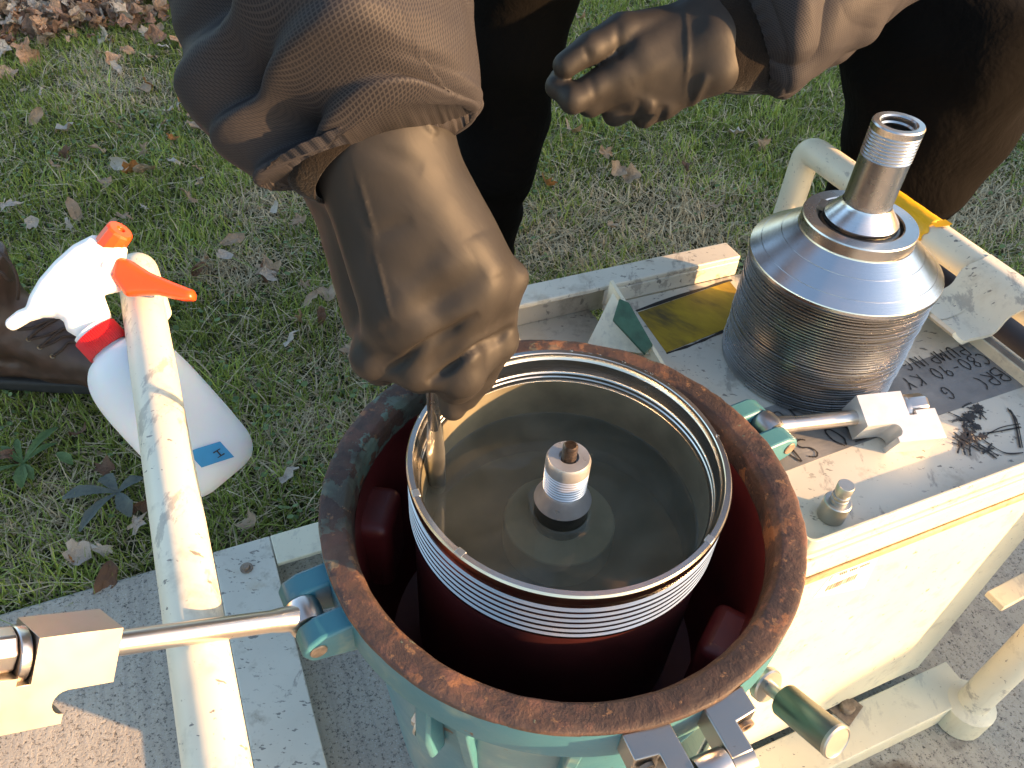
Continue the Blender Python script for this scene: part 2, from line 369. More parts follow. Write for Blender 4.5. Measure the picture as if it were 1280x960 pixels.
def concrete():
    t = NT('brushed_concrete'); n1 = t.noise(5, 5); n2 = t.noise(230, 4, .75); n3 = t.noise(110, 2, .6, t.mapping((1, .04, 1), co=t.mapping(rot=(0, 0, -A_))))
    x, y, z = t.sep()
    c = t.mix(t.ramp(n1, [(.3, 0.), (.7, 1.)]), (.37, .335, .28), (.46, .425, .355))
    c = t.mix(t.ramp(n2, [(.36, 1.), (.47, 0.)]), c, (.085, .080, .072)); c = t.mix(t.ramp(t.noise(480, 2), [(.60, 0.), (.70, .8)]), c, (.50, .49, .46))
    c = t.mix(t.ramp(n3, [(.40, .22), (.5, 0.)]), c, (.18, .17, .155))
    brown_patch = t.math('ADD', t.math('POWER', t.math('MULTIPLY', t.math('SUBTRACT', x, .55), 1/.15), 2.), t.math('POWER', t.math('MULTIPLY', t.math('SUBTRACT', y, .40), 1/.10), 2.))  # oval patch of darker brown on the concrete, edge broken by noise
    brown_patch = t.ramp(t.math('ADD', brown_patch, t.math('MULTIPLY', t.noise(14, 5), 1.2)), [(.0, 1.), (.80, 1.), (1., 0.)])
    c = t.mix(t.math('MULTIPLY', brown_patch, .75), c, (.105, .075, .052))
    c = t.mix(t.ramp(t.noise(11, 4, .5), [(.66, 0.), (.70, .55)]), c, (.17, .155, .135))
    h = t.math('ADD', n2, t.math('MULTIPLY', n3, .35)); t.bump(h, .7, .003)
    return t.set(color=c, rough=.9, spec=.25)
def soil():
    t = NT('lawn_soil'); n = t.noise(7, 6, .65); c = t.ramp(n, [(.3, (.050, .056, .026)), (.5, (.075, .084, .036)), (.62, (.13, .108, .062)), (.8, (.085, .105, .038))])
    c = t.mix(t.ramp(t.noise(90, 4, .7), [(.4, 0.), (.65, .6)]), c, (.040, .034, .022)); t.bump(t.noise(60, 4), .8, .02); return t.set(color=c, rough=.95, spec=.1)
def by_attr(name, rough=.7, trans=0., var=.0, spec=.3):
    t = NT(name); a = t.n.new('ShaderNodeAttribute'); a.attribute_name = 'tint'
    c = t.mix(t.ramp(t.noise(120, 3), [(.3, 0.), (.7, var)]), a.outputs['Color'], (.05, .04, .03)); return t.set(color=c, rough=rough, spec=spec)
def leafy(name, col, col2):
    t = NT(name); n = t.noise(60, 5, .6); c = t.mix(t.ramp(n, [(.35, 0.), (.65, 1.)]), col, col2)
    c = t.mix(t.ramp(t.noise(170, 4, .7), [(.60, 0.), (.68, .7)]), c, tuple(x*.4 for x in col)); t.bump(n, .6, .004); return t.set(color=c, rough=.72, spec=.25)
M = dict(cream=cream('cream_paint'), creamtray=cream('scuffed_cream_paint', (.58, .555, .475), 3.4, 1.0), creamtube=cream('cream_pipe_paint', (.72, .675, .54), 2.2, .55),
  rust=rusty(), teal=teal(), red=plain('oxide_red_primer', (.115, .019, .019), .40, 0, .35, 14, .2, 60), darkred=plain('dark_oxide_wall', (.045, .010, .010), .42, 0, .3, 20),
  steel=steel('turned_steel'), cone=steel('polished_cone_steel', (.66, .66, .67), .20, .8, 1400, .12), disc=steel('plate_steel', (.43, .43, .43), .27, .6, 60, .15, .03), neck=plain('bright_neck_steel', (.60, .60, .60), .30, .72, .12, 60), olive=plain('filmed_bowl_steel', (.20, .182, .125), .34, .35, .3, 22, .1, 80), bowl=steel('bowl_steel', (.54, .51, .47), .23, .7, 1200, .55),
  block_lit=plain('lit_milled_steel', (.74, .73, .71), .38, .55, .06, 90, .05, 200), block=steel('milled_steel', (.40, .375, .34), .34, 0, 200, .25, .10, 'N', .1), rod=steel('drawn_steel_rod', (.62, .57, .53), .30, 0, 200, .35, .1, 'N'), zinc=steel('zinc_plating', (.50, .50, .47), .40, 0, 200, .5, .15, 'N'),
  darksteel=plain('dark_wet_steel', (.10, .095, .085), .25, .85, .3, 40), pin=plain('brown_pin_steel', (.26, .20, .15), .5, .6, .4, 120, .3), black=plain('black_gap', (.012, .012, .013), .6), scr=plain('oily_screw', (.10, .065, .04), .3, .8, .5, 300),
  green=plain('dark_green_paint', (.028, .085, .055), .5, 0, .4, 60, .5, 120), greenmetal=steel('greenish_steel', (.20, .225, .205), .36, 0, 200, .5, .2, 'N', .5),
  nitrile=nitrile(), ripstop=ripstop(), pants=cloth('black_trouser_cloth', (.0030, .0026, .0024), .95, .3, 0.), knit=cloth('dark_knit', (.009, .007, .006), .95, .9, .1), jacket=cloth('jacket_cloth', (.05, .048, .055), .6), skin=plain('skin', (.5, .31, .22), .5), hair=plain('hair', (.05, .035, .02), .6),
  rubber=plain('black_rubber', (.014, .014, .016), .38, 0, .3, 30), bottle=None, white=plain('white_plastic', (.82, .82, .80), .35, 0, .03, 20, sss=.15), redp=plain('red_plastic', (.62, .010, .010), .35, 0, .08, 40), orange=plain('orange_red_plastic', (.85, .070, .010), .32, 0, .06, 40),
  blue=plain('blue_masking_tape', (.045, .28, .52), .7, 0, .12, 30, .3, 90), ink=plain('black_marker_ink', (.018, .017, .018), .55, 0, .3, 200), inkt=plain('faded_label_ink', (.16, .13, .09), .6, 0, .3, 300), label=plain('off_white_label', (.74, .73, .70), .5, 0, .04, 40),
  yellow=plain('yellow_tape', (.78, .42, .015), .42, 0, .1, 30, .4, 50), leather=plain('brown_leather', (.060, .033, .024), .48, 0, .35, 25, .35, 120), sole=plain('boot_sole', (.020, .019, .018), .7, 0, .3, 60, .3, 90), lace=plain('brown_lace', (.05, .028, .018), .85, 0, .3, 400, .6, 900), brass=plain('eyelet_metal', (.30, .22, .14), .4, .8),
  concrete=concrete(), soil=soil(), blade=by_attr('grass_blade', .6, spec=.3), litter=by_attr('leaf_litter', .8, var=.5), plant=leafy('weed_leaf', (.06, .105, .032), (.10, .15, .055)), drop=None)
def mustard():
    t = NT('worn_mustard_tape'); n = t.noise(26, 5, .65, t.mapping((1, .35, 1), co=t.mapping(rot=(0, 0, -A_-.5)))); c = t.ramp(n, [(.3, (.09, .065, .02)), (.45, (.30, .20, .012)), (.6, (.42, .29, .012)), (.75, (.30, .22, .02))])
    t.bump(n, .4, .001); return t.set(color=c, rough=.6)
def duct():
    t = NT('grey_duct_tape'); n = t.noise(18, 5, .6); c = t.ramp(n, [(.3, (.13, .13, .13)), (.55, (.19, .19, .188)), (.75, (.28, .275, .26))]); t.bump(t.noise(60, 4, .6, t.mapping((1, 3, 1), co=t.mapping(rot=(0, 0, -A_)))), .5, .0012); return t.set(color=c, rough=.42)
def bottle_mat():
    t = NT('frosted_plastic'); n = t.noise(30, 3); t.bump(t.noise(300, 2), .05, .0004)
    return t.set(color=t.mix(n, (.78, .82, .84), (.84, .86, .87)), rough=.42, sss=.5, trans=.12, spec=.4)
def water_mat():
    t = NT('murky_water'); n = t.noise(14, 3, .5); t.bump(n, .06, .004)
    b = t.b; g = t.n.new('ShaderNodeBsdfTransparent'); g.inputs[0].default_value = (.74, .72, .60, 1)
    fr = t.n.new('ShaderNodeFresnel'); fr.inputs[0].default_value = 1.36
    gl = t.n.new('ShaderNodeBsdfGlossy'); gl.inputs[1].default_value = .03; t.lk(t.n['Bump'].outputs[0], gl.inputs['Normal'])
    dif = t.n.new('ShaderNodeBsdfDiffuse'); t.lk(t.mix(t.ramp(t.noise(11, 3, .5, dist=1.6), [(.40, 0.), (.48, .5), (.62, 1.)]), (.155, .150, .112), (.235, .225, .170)), dif.inputs[0])
    m1 = t.n.new('ShaderNodeMixShader'); m1.inputs[0].default_value = .42; t.lk(g.outputs[0], m1.inputs[1]); t.lk(dif.outputs[0], m1.inputs[2])
    m2 = t.n.new('ShaderNodeMixShader'); t.lk(fr.outputs[0], m2.inputs[0]); t.lk(m1.outputs[0], m2.inputs[1]); t.lk(gl.outputs[0], m2.inputs[2])
    t.lk(m2.outputs[0], t.n['Material Output'].inputs[0]); return t.m
def drop_mat():
    t = NT('water_drop'); return t.set(color=(1, 1, 1), rough=.02, trans=1., ior=1.33)
M['mustard'] = mustard(); M['duct'] = duct(); M['bottle'] = bottle_mat(); M['water'] = water_mat(); M['drop'] = drop_mat()
# ------------------------------------------------------------------ setting: lawn, pavement
mb = MB(); R_ = 400
mb.add([(-R_, -R_, GZ-.03), (R_, -R_, GZ-.03), (R_, R_, GZ-.03), (-R_, R_, GZ-.03)], [(0, 1, 2, 3)])
tag(mb.build('lawn', M['soil']), kind='structure')
tag(MB().lbox(-6, 8, -4, .478, GZ-.12, GZ).build('pavement', M['concrete'], bevel=.006), kind='structure')
hg = thing('shade_blocker', (5.6, 2.2, GZ), 'added unseen green shade blocker out of view to the right, keeping low sun off the lawn', 'shade_blocker')  # added leafy block out of view; it only casts the lawn's shade
def shade_blocker(P):
    hh = np.interp(P[..., 1], [-.65, -.4, -.1, .4], [.58, .72, .76, .94]); q = np.abs(P-np.array([5.6, 2.35, GZ]))-np.array([.42, 3.6, 1.2]); q[..., 2] = np.abs(P[..., 2]-GZ-hh+.04)-hh; return np.linalg.norm(np.maximum(q, 0), axis=-1)+np.minimum(q.max(-1), 0)-.06+.16*(vnoise(P*5)-.5)+.10*(vnoise(P*13)-.5)
V, Q = surfnet(shade_blocker, (4.9, -1.5, GZ-.1), (6.3, 6.2, GZ+2.1), .07); mk('blocker_mass', V, Q, plain('shade_blocker_green', (.045, .075, .022), .7, 0, .5, 30, .8, 40), hg, sharp=None)
# ------------------------------------------------------------------ cart
cart = thing('machine_cart', L(0, 0, GZ), 'cream painted steel pipe cart carrying the teal machine and a scuffed tray', 'cart')
T0, T1, V0, V1, TZ = .186, .560, -.104, .268, .43
mb = MB(); mb.add([L(T0, V0, TZ), L(T1, V0, TZ), L(T1, V1, TZ), L(T0, V1, TZ)], [(0, 1, 2, 3)])
mb.lbox(T0, T1, V0, V1, TZ-.006, TZ-.001); tray = mb.build('tray', M['creamtray'], cart, sharp=30)
mb = MB(); P = [L(T0+.0015, .05, .442), L(T0+.0015, V0+.0015, .442), L(T1-.0015, V0+.0015, .442), L(T1-.0015, V1+.02, .442)]
def wallstrip(path, th, z0, z1, inward=None):
    pts = np.array(path); n = len(pts); N = []
    for i in range(n):
        t = nrm((pts[min(i+1, n-1)]-pts[max(i-1, 0)])*[1, 1, 0]); N.append(np.array([-t[1], t[0], 0]))
    N = np.array(N)*th; a = pts.copy(); b = pts+N; V = []
    for q, z in ((a, z0), (a, z1), (b, z1), (b, z0)): c = q.copy(); c[:, 2] = z; V += list(c)
    Fc = [(k*n+i+1, k*n+i, ((k+1) % 4)*n+i, ((k+1) % 4)*n+i+1) for k in range(4) for i in range(n-1)]
    Fc += [(0, 3*n, 2*n, n)[::-1], (n-1, 2*n-1, 3*n-1, 4*n-1)[::-1]]
    return MB().add(V, Fc)
wallstrip(arc_path(P, .014, 6), .0032, TZ-.03, .4445).build('tray_lip', M['cream'], cart, bevel=.0008)
lw = MB().lbox(T1-.0002, T1+.0014, V0+.02, V1, TZ-.02, .452); lw.build('raised_edge', M['creamtube'], cart, bevel=.0005)
fp = MB().lbox(T0+.004, T1-.004, V0-.002, V0+.003, -.03, TZ-.012); face = fp.build('front_panel', M['cream'], cart, bevel=.002)
MB().lbox(T0, T0+.004, V0+.006, V1, -.03, TZ-.012).build('end_panel', M['cream'], cart)
MB().lbox(T1-.012, T1-.008, V0+.006, V1, -.03, TZ-.012).build('end_panel', M['cream'], cart)
MB().lbox(T0+.006, T1-.006, V0-.006, V0-.0022, TZ-.045, TZ-.036).build('weld_bead', plain('rusty_seam', (.42, .30, .16), .7, 0, .4, 90), face, bevel=.002)
# rails of the base
MB().lbox(-.30, .605, -.168, -.112, -.042, -.034).add([], []).lbox(-.30, .605, -.168, -.162, GZ+.001, -.0425).build('base_rail', M['cream'], cart, bevel=.0015)
MB().lbox(-.318, -.235, -.36, .447, -.050, -.042).build('base_plate', M['creamtray'], cart, bevel=.0015)
MB().lbox(-.233, .605, .392, .447, -.050, -.042).build('base_rail', M['cream'], cart, bevel=.0015)
for u in (-.318, -.244):
    MB().lbox(u, u+.008, -.36, .44, GZ+.001, -.0505).build('skid_web', M['cream'], cart)
# far rail: a channel with a downturned lip
MB().lbox(.055, .372, .268, .300, .452, .4585).lbox(.186, .372, .268, .2715, .4305, .4515).lbox(.055, .372, .2965, .300, .40, .4515).build('channel_rail', M['creamtray'], cart, bevel=.0015)
MB().lbox(.055, .1855, .10, .2955, .400, .404).build('drain_shelf', M['creamtray'], cart)
MB().lbox(.0555, .0595, .15, .2955, .4045, .4515).build('shelf_end', M['creamtray'], cart, bevel=.001)
MB().add([L(.186, .262, .470), L(.190, .262, .470), L(.186, .095, .437), L(.190, .095, .437), L(.186, .262, .4305), L(.190, .262, .4305), L(.186, .095, .4305), L(.190, .095, .4305)],
         [(0, 2, 3, 1), (4, 5, 7, 6), (0, 4, 6, 2), (1, 3, 7, 5), (0, 1, 5, 4), (2, 6, 7, 3)]).build('side_upstand', M['cream'], cart)
g = [Z(766, 366, .470), Z(812, 443, .442), Z(733, 432, .426)]; nn = nrm(np.cross(g[1]-g[0], g[2]-g[0])); nn = nn if nn[1] > 0 else -nn
MB().add([*g, *[p+nn*.003 for p in g]], [(0, 2, 1), (3, 4, 5), (0, 1, 4, 3), (1, 2, 5, 4), (2, 0, 3, 5)]).build('corner_gusset', M['cream'], cart, sharp=20)
q = [Z(774, 374, .4745), Z(786, 379, .4735), Z(816, 432, .452), Z(806, 443, .4475), Z(766, 400, .467)]; q = [p+EZ*.0012 for p in q]
mb = MB(); nq = 5; mb.add(q+[p-EZ*.003 for p in q], [tuple(range(nq))[::-1], tuple(range(nq, 2*nq))]+[(i, (i+1) % nq, nq+(i+1) % nq, nq+i) for i in range(nq)])
mb.build('painted_strip', M['green'], cart, bevel=.0006)
# pipes
def pipe(name, pts, r=.0203, rad=.045, par=cart, mat='creamtube'): return MB().tube(arc_path(pts, rad, 10), r, 28).build(name, M[mat], par, sharp=40)
hl = pipe('handle_pipe', [L(-.297, .452, .405), L(-.297, .452, .475), L(-.296, -.42, .475), L(-.297, -.42, GZ+.001)], rad=.022)
hr = pipe('handle_pipe', [L(.612, .449, GZ+.001), L(.612, .449, .475), L(.612, -.172, .475), L(.592, -.172, GZ+.001)], rad=.022)
MB().lathe([(.034, GZ+.002), (.034, -.036), (.024, -.030)], L(.592, -.171, 0), seg=20).build('foot_collar', M['cream'], hr)
a = Z(1229, 738, .12)
MB().box(a+EU*.15-EV*.010, (nrm(EU+.05*EV), nrm(EV-.05*EU), EZ), (.15, .013, .005)).build('flat_bar', M['cream'], cart, bevel=.001)
# saddle hanging off the right pipe
prof = [(.617, .4965), (.600, .4965), (.586, .489), (.576, .477), (.566, .464), (.552, .454), (.536, .4505), (.522, .4525), (.512, .459), (.506, .466)]
pr_ = catmull(prof, 40); ns_ = 26
V = []; vv = np.linspace(.045, .128, ns_)
for sft in (0, -.0042):
    for i, (u, z) in enumerate(pr_):
        t = pr_[min(i+1, 39)]-pr_[max(i-1, 0)]; n2 = nrm([-t[1], t[0]]); n2 = n2 if n2[1] > 0 or i > 30 else -n2
        n2 = nrm(np.array([t[1], -t[0]])); n2 = n2 if (i < 5 or True) else n2
        if n2[1] < 0: n2 = -n2
        for j, v in enumerate(vv):
            w = .0022*math.sin(i*.55+ (0 if j < 13 else 2)) * (1 if j in (0, ns_-1) else 0)
            skew = (.012 if j < 13 else .004)*(i/39.)
            V.append(L(u+n2[0]*sft, v+skew+w, z+n2[1]*sft))
Fc = []; k = ns_; m_ = 40*k
for i in range(39):
    for j in range(k-1):
        Fc.append((i*k+j, i*k+j+1, (i+1)*k+j+1, (i+1)*k+j)); Fc.append((m_+i*k+j, m_+(i+1)*k+j, m_+(i+1)*k+j+1, m_+i*k+j+1))
    Fc.append((i*k, (i+1)*k, m_+(i+1)*k, m_+i*k)); Fc.append((i*k+k-1, m_+i*k+k-1, m_+(i+1)*k+k-1, (i+1)*k+k-1))
for j in range(k-1):
    Fc.append((j, m_+j, m_+j+1, j+1)); Fc.append((39*k+j, 39*k+j+1, m_+39*k+j+1, m_+39*k+j))
mk('cradle_saddle', V, Fc, M['creamtube'], cart, sharp=40)
# yellow tape round the right pipe, with marker strokes
def sleeve_on_pipe(name, u, v0, v1, z, r, a0, a1, mat, par, nv=14, na=24, jag=.002):
    V = []; Fc = []
    for j in range(nv+1):
        for i in range(na+1):
            a = a0+(a1-a0)*i/na; v = v0+(v1-v0)*j/nv + (jag*math.sin(i*1.7)+jag*math.sin(i*.6) if j == 0 else 0)
            rr = r+.0003*math.sin(i*2.1+j*1.3)
            V.append(L(u+math.cos(a)*rr, v, z+math.sin(a)*rr))
    for j in range(nv):
        for i in range(na): Fc.append((j*(na+1)+i, j*(na+1)+i+1, (j+1)*(na+1)+i+1, (j+1)*(na+1)+i))
    o = mk(name, V, Fc, mat, par, sharp=60); s = o.modifiers.new('tape', 'SOLIDIFY'); s.thickness = .0006; return o
yt = sleeve_on_pipe('yellow_tape', .612, .205, .29, .475, .0212, -.4, 3.6, M['yellow'], cart)
MB().add([L(.60, .199, .495), L(.612, .193, .4985), L(.622, .195, .4975), L(.622, .207, .4972), L(.60, .207, .4955)], [(0, 1, 2, 3, 4)]).build('tape_tail', M['yellow'], yt)
# --- handwriting: strokes as thin ribbons of ink
GL = {'B': [[(0, 0), (0, 1), (.5, .95), (.55, .7), (.1, .55), (.65, .45), (.6, .1), (0, 0)]], 'R': [[(0, 0), (0, 1), (.5, .95), (.5, .6), (.05, .5), (.6, 0)]], 'I': [[(.2, 0), (.2, 1)]], '(': [[(.4, 1), (.1, .7), (.1, .3), (.35, 0)]],
 'C': [[(.6, .85), (.35, 1), (.05, .75), (.05, .3), (.3, 0), (.6, .12)]], '8': [[(.3, .52), (.05, .75), (.3, 1), (.55, .75), (.3, .52), (.02, .25), (.3, 0), (.6, .25), (.3, .52)]], '0': [[(.3, 1), (.02, .6), (.15, .05), (.45, .05), (.6, .55), (.3, 1)]],
 '-': [[(.05, .5), (.5, .5)]], '9': [[(.5, .7), (.3, .5), (.05, .7), (.25, 1), (.5, .85), (.5, .5), (.4, 0)]], 'K': [[(0, 0), (0, 1)], [(.5, 1), (.02, .5), (.55, 0)]], 'Y': [[(0, 1), (.3, .5)], [(.6, 1), (.3, .5), (.25, 0)]],
 'P': [[(0, 0), (0, 1), (.5, .95), (.55, .6), (.03, .5)]], 'U': [[(0, 1), (.05, .2), (.3, 0), (.5, .25), (.52, 1)]], 'M': [[(0, 0), (.05, 1), (.32, .3), (.6, 1), (.65, 0)]], 'N': [[(0, 0), (.02, 1), (.5, 0), (.52, 1)]], 'G': [[(.6, .85), (.3, 1), (.03, .6), (.15, .05), (.5, .05), (.6, .45), (.3, .42)]],
 'T': [[(-.05, 1), (.6, 1)], [(.28, 1), (.28, 0)]], 'O': [[(.3, 1), (.02, .6), (.15, .05), (.45, .05), (.6, .55), (.3, 1)]], 'S': [[(.6, .9), (.3, 1), (.05, .8), (.2, .55), (.5, .4), (.5, .1), (.2, 0), (0, .12)]], 'A': [[(0, 0), (.3, 1), (.55, 0)], [(.1, .4), (.5, .4)]], 'E': [[(.5, 1), (0, 1), (0, 0), (.55, 0)], [(0, .5), (.4, .5)]], ' ': []}
def ribbon(mb, pts, w, n, lift=.0004):
    pts = catmull(pts, max(6, 6*(len(pts)-1))) if len(pts) > 2 else np.array(pts, float); m = len(pts); V = []
    for i in range(m):
        t = nrm(pts[min(i+1, m-1)]-pts[max(i-1, 0)]+1e-9); s = nrm(np.cross(n, t))*w*(.75+.25*math.sin(i*1.9+pts[i][0]*900)); V += [pts[i]+s+n*lift, pts[i]-s+n*lift]
    mb.add(V, [(2*i, 2*i+1, 2*i+3, 2*i+2) for i in range(m-1)])
def write(mb, text, org, ex, ey, n, h, w, gap=.78):
    x = 0
    for ch in text:
        for st in GL[ch]:
            ribbon(mb, [np.asarray(org)+np.asarray(ex)*(x+p[0]*h*.85+RNG.normal()*h*.02)+np.asarray(ey)*(p[1]*h+RNG.normal()*h*.02) for p in st], w, np.asarray(n))
        x += h*gap if ch not in 'I(' else h*.5
def sheet(name, pts, mat, par, z=.0006, wav=0):
    V = [np.asarray(p)+EZ*z for p in pts]; return mk(name, V+[v-EZ*.0005 for v in V], [tuple(range(len(V))), tuple(range(len(V), 2*len(V)))[::-1]]+[(i, i+len(V), (i+1) % len(V)+len(V), (i+1) % len(V)) for i in range(len(V))], mat, par)
EZ3 = np.array([0, 0, 1.])
tape = sheet('duct_tape', [L(.190, -.020, TZ), L(.30, -.016, TZ), L(.42, -.013, TZ), L(.5585, -.012, TZ), L(.5585, .066, TZ), L(.45, .060, TZ), L(.32, .062, TZ), L(.190, .056, TZ)], M['duct'], cart)
MB().box(L(.5578, .027, .4405), (EU, EV, EZ), (.0006, .040, .0100)).build('tape_fold', M['duct'], tape)
wr = MB(); zt = TZ+.0008
ex, ey = -EU, -EV
wr = MB(); write(wr, 'BR(', L(.548, .022, zt), nrm(ex-.10*EV), nrm(ey+.1*EU), EZ3, .020, .0011); wr.build('handwriting', M['ink'], tape)
wr = MB(); write(wr, 'G', L(.470, .018, zt), nrm(ex-.05*EV), ey, EZ3, .017, .0010); wr.build('handwriting', M['ink'], tape)
wr = MB(); write(wr, 'C80-90 KY', L(.552, .047, zt), nrm(ex-.02*EV), ey, EZ3, .0175, .0010, .80); wr.build('handwriting', M['ink'], tape)
wr = MB(); write(wr, 'PUMPING', L(.540, .066, zt), nrm(ex+.03*EV), ey, EZ3, .017, .0010, .84); wr.build('handwriting', M['ink'], tape)
wr = MB(); write(wr, 'TO SA', L(.330, .012, zt), nrm(ex-.03*EV), nrm(ey+.15*EU), EZ3, .024, .0012, .78); wr.build('handwriting', M['ink'], tape)
wr = MB(); write(wr, 'TE', L(.292, .050, zt), nrm(ex-.03*EV), ey, EZ3, .020, .0012, .9); wr.build('handwriting', M['ink'], tape)

wr = MB()
for (u0, v0) in ((1208, 528), (1212, 545), (1222, 515), (1205, 555), (1230, 560)):
    c = Z(u0, v0, zt)
    for k in range(9):
        d = nrm(np.r_[RNG.normal(size=2), 0]); p = c+np.r_[RNG.normal(size=2)*.004, 0]; ribbon(wr, [p-d*.008, p+EV*.001, p+d*.008], .0012, EZ3, .0001*k)
for st in ([(1226, 548), (1250, 535), (1275, 530)], [(1226, 548), (1255, 566), (1279, 566)], [(1259, 510), (1268, 525), (1275, 560)], [(1262, 512), (1271, 527), (1278, 560)], [(1228, 542), (1245, 540), (1276, 534)]):
    ribbon(wr, [Z(*p, zt) for p in st], .0011, EZ3)
for u0, v0, rr in ((1212, 521, .0085), (1219, 533, .007), (1208, 546, .0075), (1224, 508, .006), (1203, 553, .006), (1230, 545, .005)):
    c = Z(u0, v0, zt+.0003); n = 26; wr.add([c]+[c+np.r_[math.cos(6.283*k/n), math.sin(6.283*k/n), 0]*rr*(.45+.75*RNG.random()) for k in range(n)], [(0, 1+k, 1+(k+1) % n) for k in range(n)])
wr.build('marker_scribble', M['ink'], cart)
sheet('mustard_tape', [Z(797, 391, TZ), Z(912, 352, TZ), Z(935, 380, TZ), Z(905, 412, TZ), Z(833, 441, TZ)], M['mustard'], cart)
dk = MB(); ribbon(dk, [Z(833, 442, TZ), Z(868, 430, TZ), Z(905, 414, TZ)], .0022, EZ3, .0002); ribbon(dk, [Z(795, 389, TZ), Z(850, 370, TZ), Z(915, 350, TZ)], .003, EZ3, .0002); dk.build('dirt_line', M['black'], cart)
# label and barcode on the front panel
def onface(u, z): return L(u, V0-.0024, z)
def fp_at(u, v, lift=.0):
    d = ray(u, v); n = -EV; p0 = L(.3, V0-.0021-lift, .3); return CAMP+d*(((p0-CAMP)@n)/(d@n))
def faceq(name, q, mat, lift):
    P = [fp_at(*p, lift) for p in q]; n = len(P); MB().add(P+[p+EV*.0006 for p in P], [tuple(range(n)), tuple(range(n, 2*n))[::-1]]+[(i, n+i, n+(i+1) % n, (i+1) % n) for i in range(n)]).build(name, mat, face)
faceq('paper_label', [(1016, 748), (1040, 718), (1098, 697), (1080, 735)], M['label'], .0002)
bc = MB()
def bar(p, q, w, lift=.0006): a, b = fp_at(*p, lift), fp_at(*q, lift); d = nrm(b-a); sd = nrm(np.cross(d, EV))*w; bc.add([a-sd, a+sd, b+sd, b-sd], [(0, 1, 2, 3)])
for k in range(24):
    f = k/23+RNG.uniform(-.01, .01); bar((1032+36*f, 739.5-15*f), (1036.5+36*f, 732-15*f), RNG.uniform(.0002, .0006))
for k in range(15):
    f = k/14; bar((1050+36*f, 719.5-13.5*f), (1051+36*f, 716.6-13.5*f), .0006 if k not in (4, 9) else .0001)
bar((1036, 727), (1041, 719.5), .0005); bar((1041, 719.5), (1060, 712.5), .0003)
bc.build('barcode', M['inkt'], face)
# stub on the tray and bolts on the base
st_ = Z(1038, 645, TZ)+EZ*.0004; ax = nrm(EZ+.10*EU*0)
stub = MB().lathe([(.0118, 0), (.0122, .001), (.0122, .0205), (.0114, .0215), (.008, .0215)], st_, seg=40).build('spigot', M['zinc'], cart)
MB().lathe([(.0078, .0210), (.0078, .026), (.0070, .0265), (.0070, .0275), (.0076, .028), (.0076, .0305), (.0066, .031), (.0066, .0345), (.0074, .0355), (.0074, .0425), (.0068, .0435), (0, .0435)], st_, seg=32).build('threaded_stud', M['zinc'], stub)
def bolt(P, r, par, h=.010, ax=(0, 0, 1), mat='zinc', wsq=None):
    w = MB()
    if wsq: w.box(np.asarray(P)+EZ*.0015, (nrm(EU+.4*EV), nrm(EV-.4*EU), EZ), (wsq, wsq*.8, .0015))
    else: w.lathe([(r*1.55, 0), (r*1.55, .0022), (r, .0024)], P, ax, 28)
    b = w.build('washer', M[mat], par, bevel=.0004)
    MB().lathe([(r, .002), (r, h*.8), (r*.86, h), (0, h)], P, ax, 6 if not wsq else 20).build('bolt_head', M[mat], b, bevel=.0004); return b
bolt(Z(1057, 886, -.034), .010, cart, .012, wsq=.019, mat='pin')
bolt(Z(925, 957, -.034), .011, cart, .012, mat='zinc'); bolt(L(-.277, .40, -.0419), .006, cart, .006, mat='pin')
# ------------------------------------------------------------------ centrifuge
cen = thing('centrifuge', L(0, 0, GZ), 'teal cast centrifuge housing with a rusty open rim and dark red inside', 'centrifuge')
c0 = O.copy(); FZ = .4765
MB().lathe([(.185, .438), (.2, .440), (.2003, .455), (.1995, FZ-.004)], c0, seg=160, cap=False).build('flange', M['teal'], cen)
# rim with a pitted, uneven top
nseg = 220; prof = [(.1997, FZ-.0045), (.1998, FZ-.0012), (.1985, FZ), (.194, FZ+.0002), (.189, FZ), (.1805, FZ-.0002), (.1785, FZ-.0010), (.1770, FZ-.0045), (.1758, FZ-.0055), (.1748, FZ-.008), (.1738, FZ-.016), (.1734, FZ-.028)]
V = []; Fc = []
for j, (r, z) in enumerate(prof):
    for i in range(nseg):
        a = 2*math.pi*i/nseg; p = np.array([[math.cos(a)*r, math.sin(a)*r, z]]); nz = float(vnoise(p*70+5)[0]-.5)+.6*float(vnoise(p*190+9)[0]-.5)
        V.append(c0+[math.cos(a)*(r+nz*.0012), math.sin(a)*(r+nz*.0012), z+nz*.0014*(1 if j < 11 else 0)])
for j in range(len(prof)-1):
    for i in range(nseg): Fc.append((j*nseg+i, j*nseg+(i+1) % nseg, (j+1)*nseg+(i+1) % nseg, (j+1)*nseg+i))
rim = mk('rim', V, Fc, M['rust'], cen, sharp=60)
MB().lathe([(.1733, FZ-.0275), (.170, .40), (.163, .30), (.152, .25), (.10, .243), (.0, .243)], c0, seg=128, cap=False).build('inner_wall', M['red'], cen)
for px, z in (((462, 640), .415), ((905, 795), .40)):
    p = Z(*px, z); d = nrm((p-c0)*[1, 1, 0]); q = c0+d*.160; q[2] = z
    q = c0+d*.1665; q[2] = z-.035; td = np.cross(EZ, d); MB().box(q, (d, td, EZ), (.022, .027, .045)).build('boss', M['red'], cen, bevel=.010, seg=4)
MB().lathe([(.10, GZ+.002), (.13, GZ+.004), (.135, .02), (.150, .10), (.168, .30), (.178, .405), (.186, .4385)], c0, seg=128, cap=False).build('housing', M['teal'], cen)
def polar(u, v, r, z): # cart polar angle
    pass
def at_ang(a, r, z): return L(math.cos(a)*r, math.sin(a)*r, z)
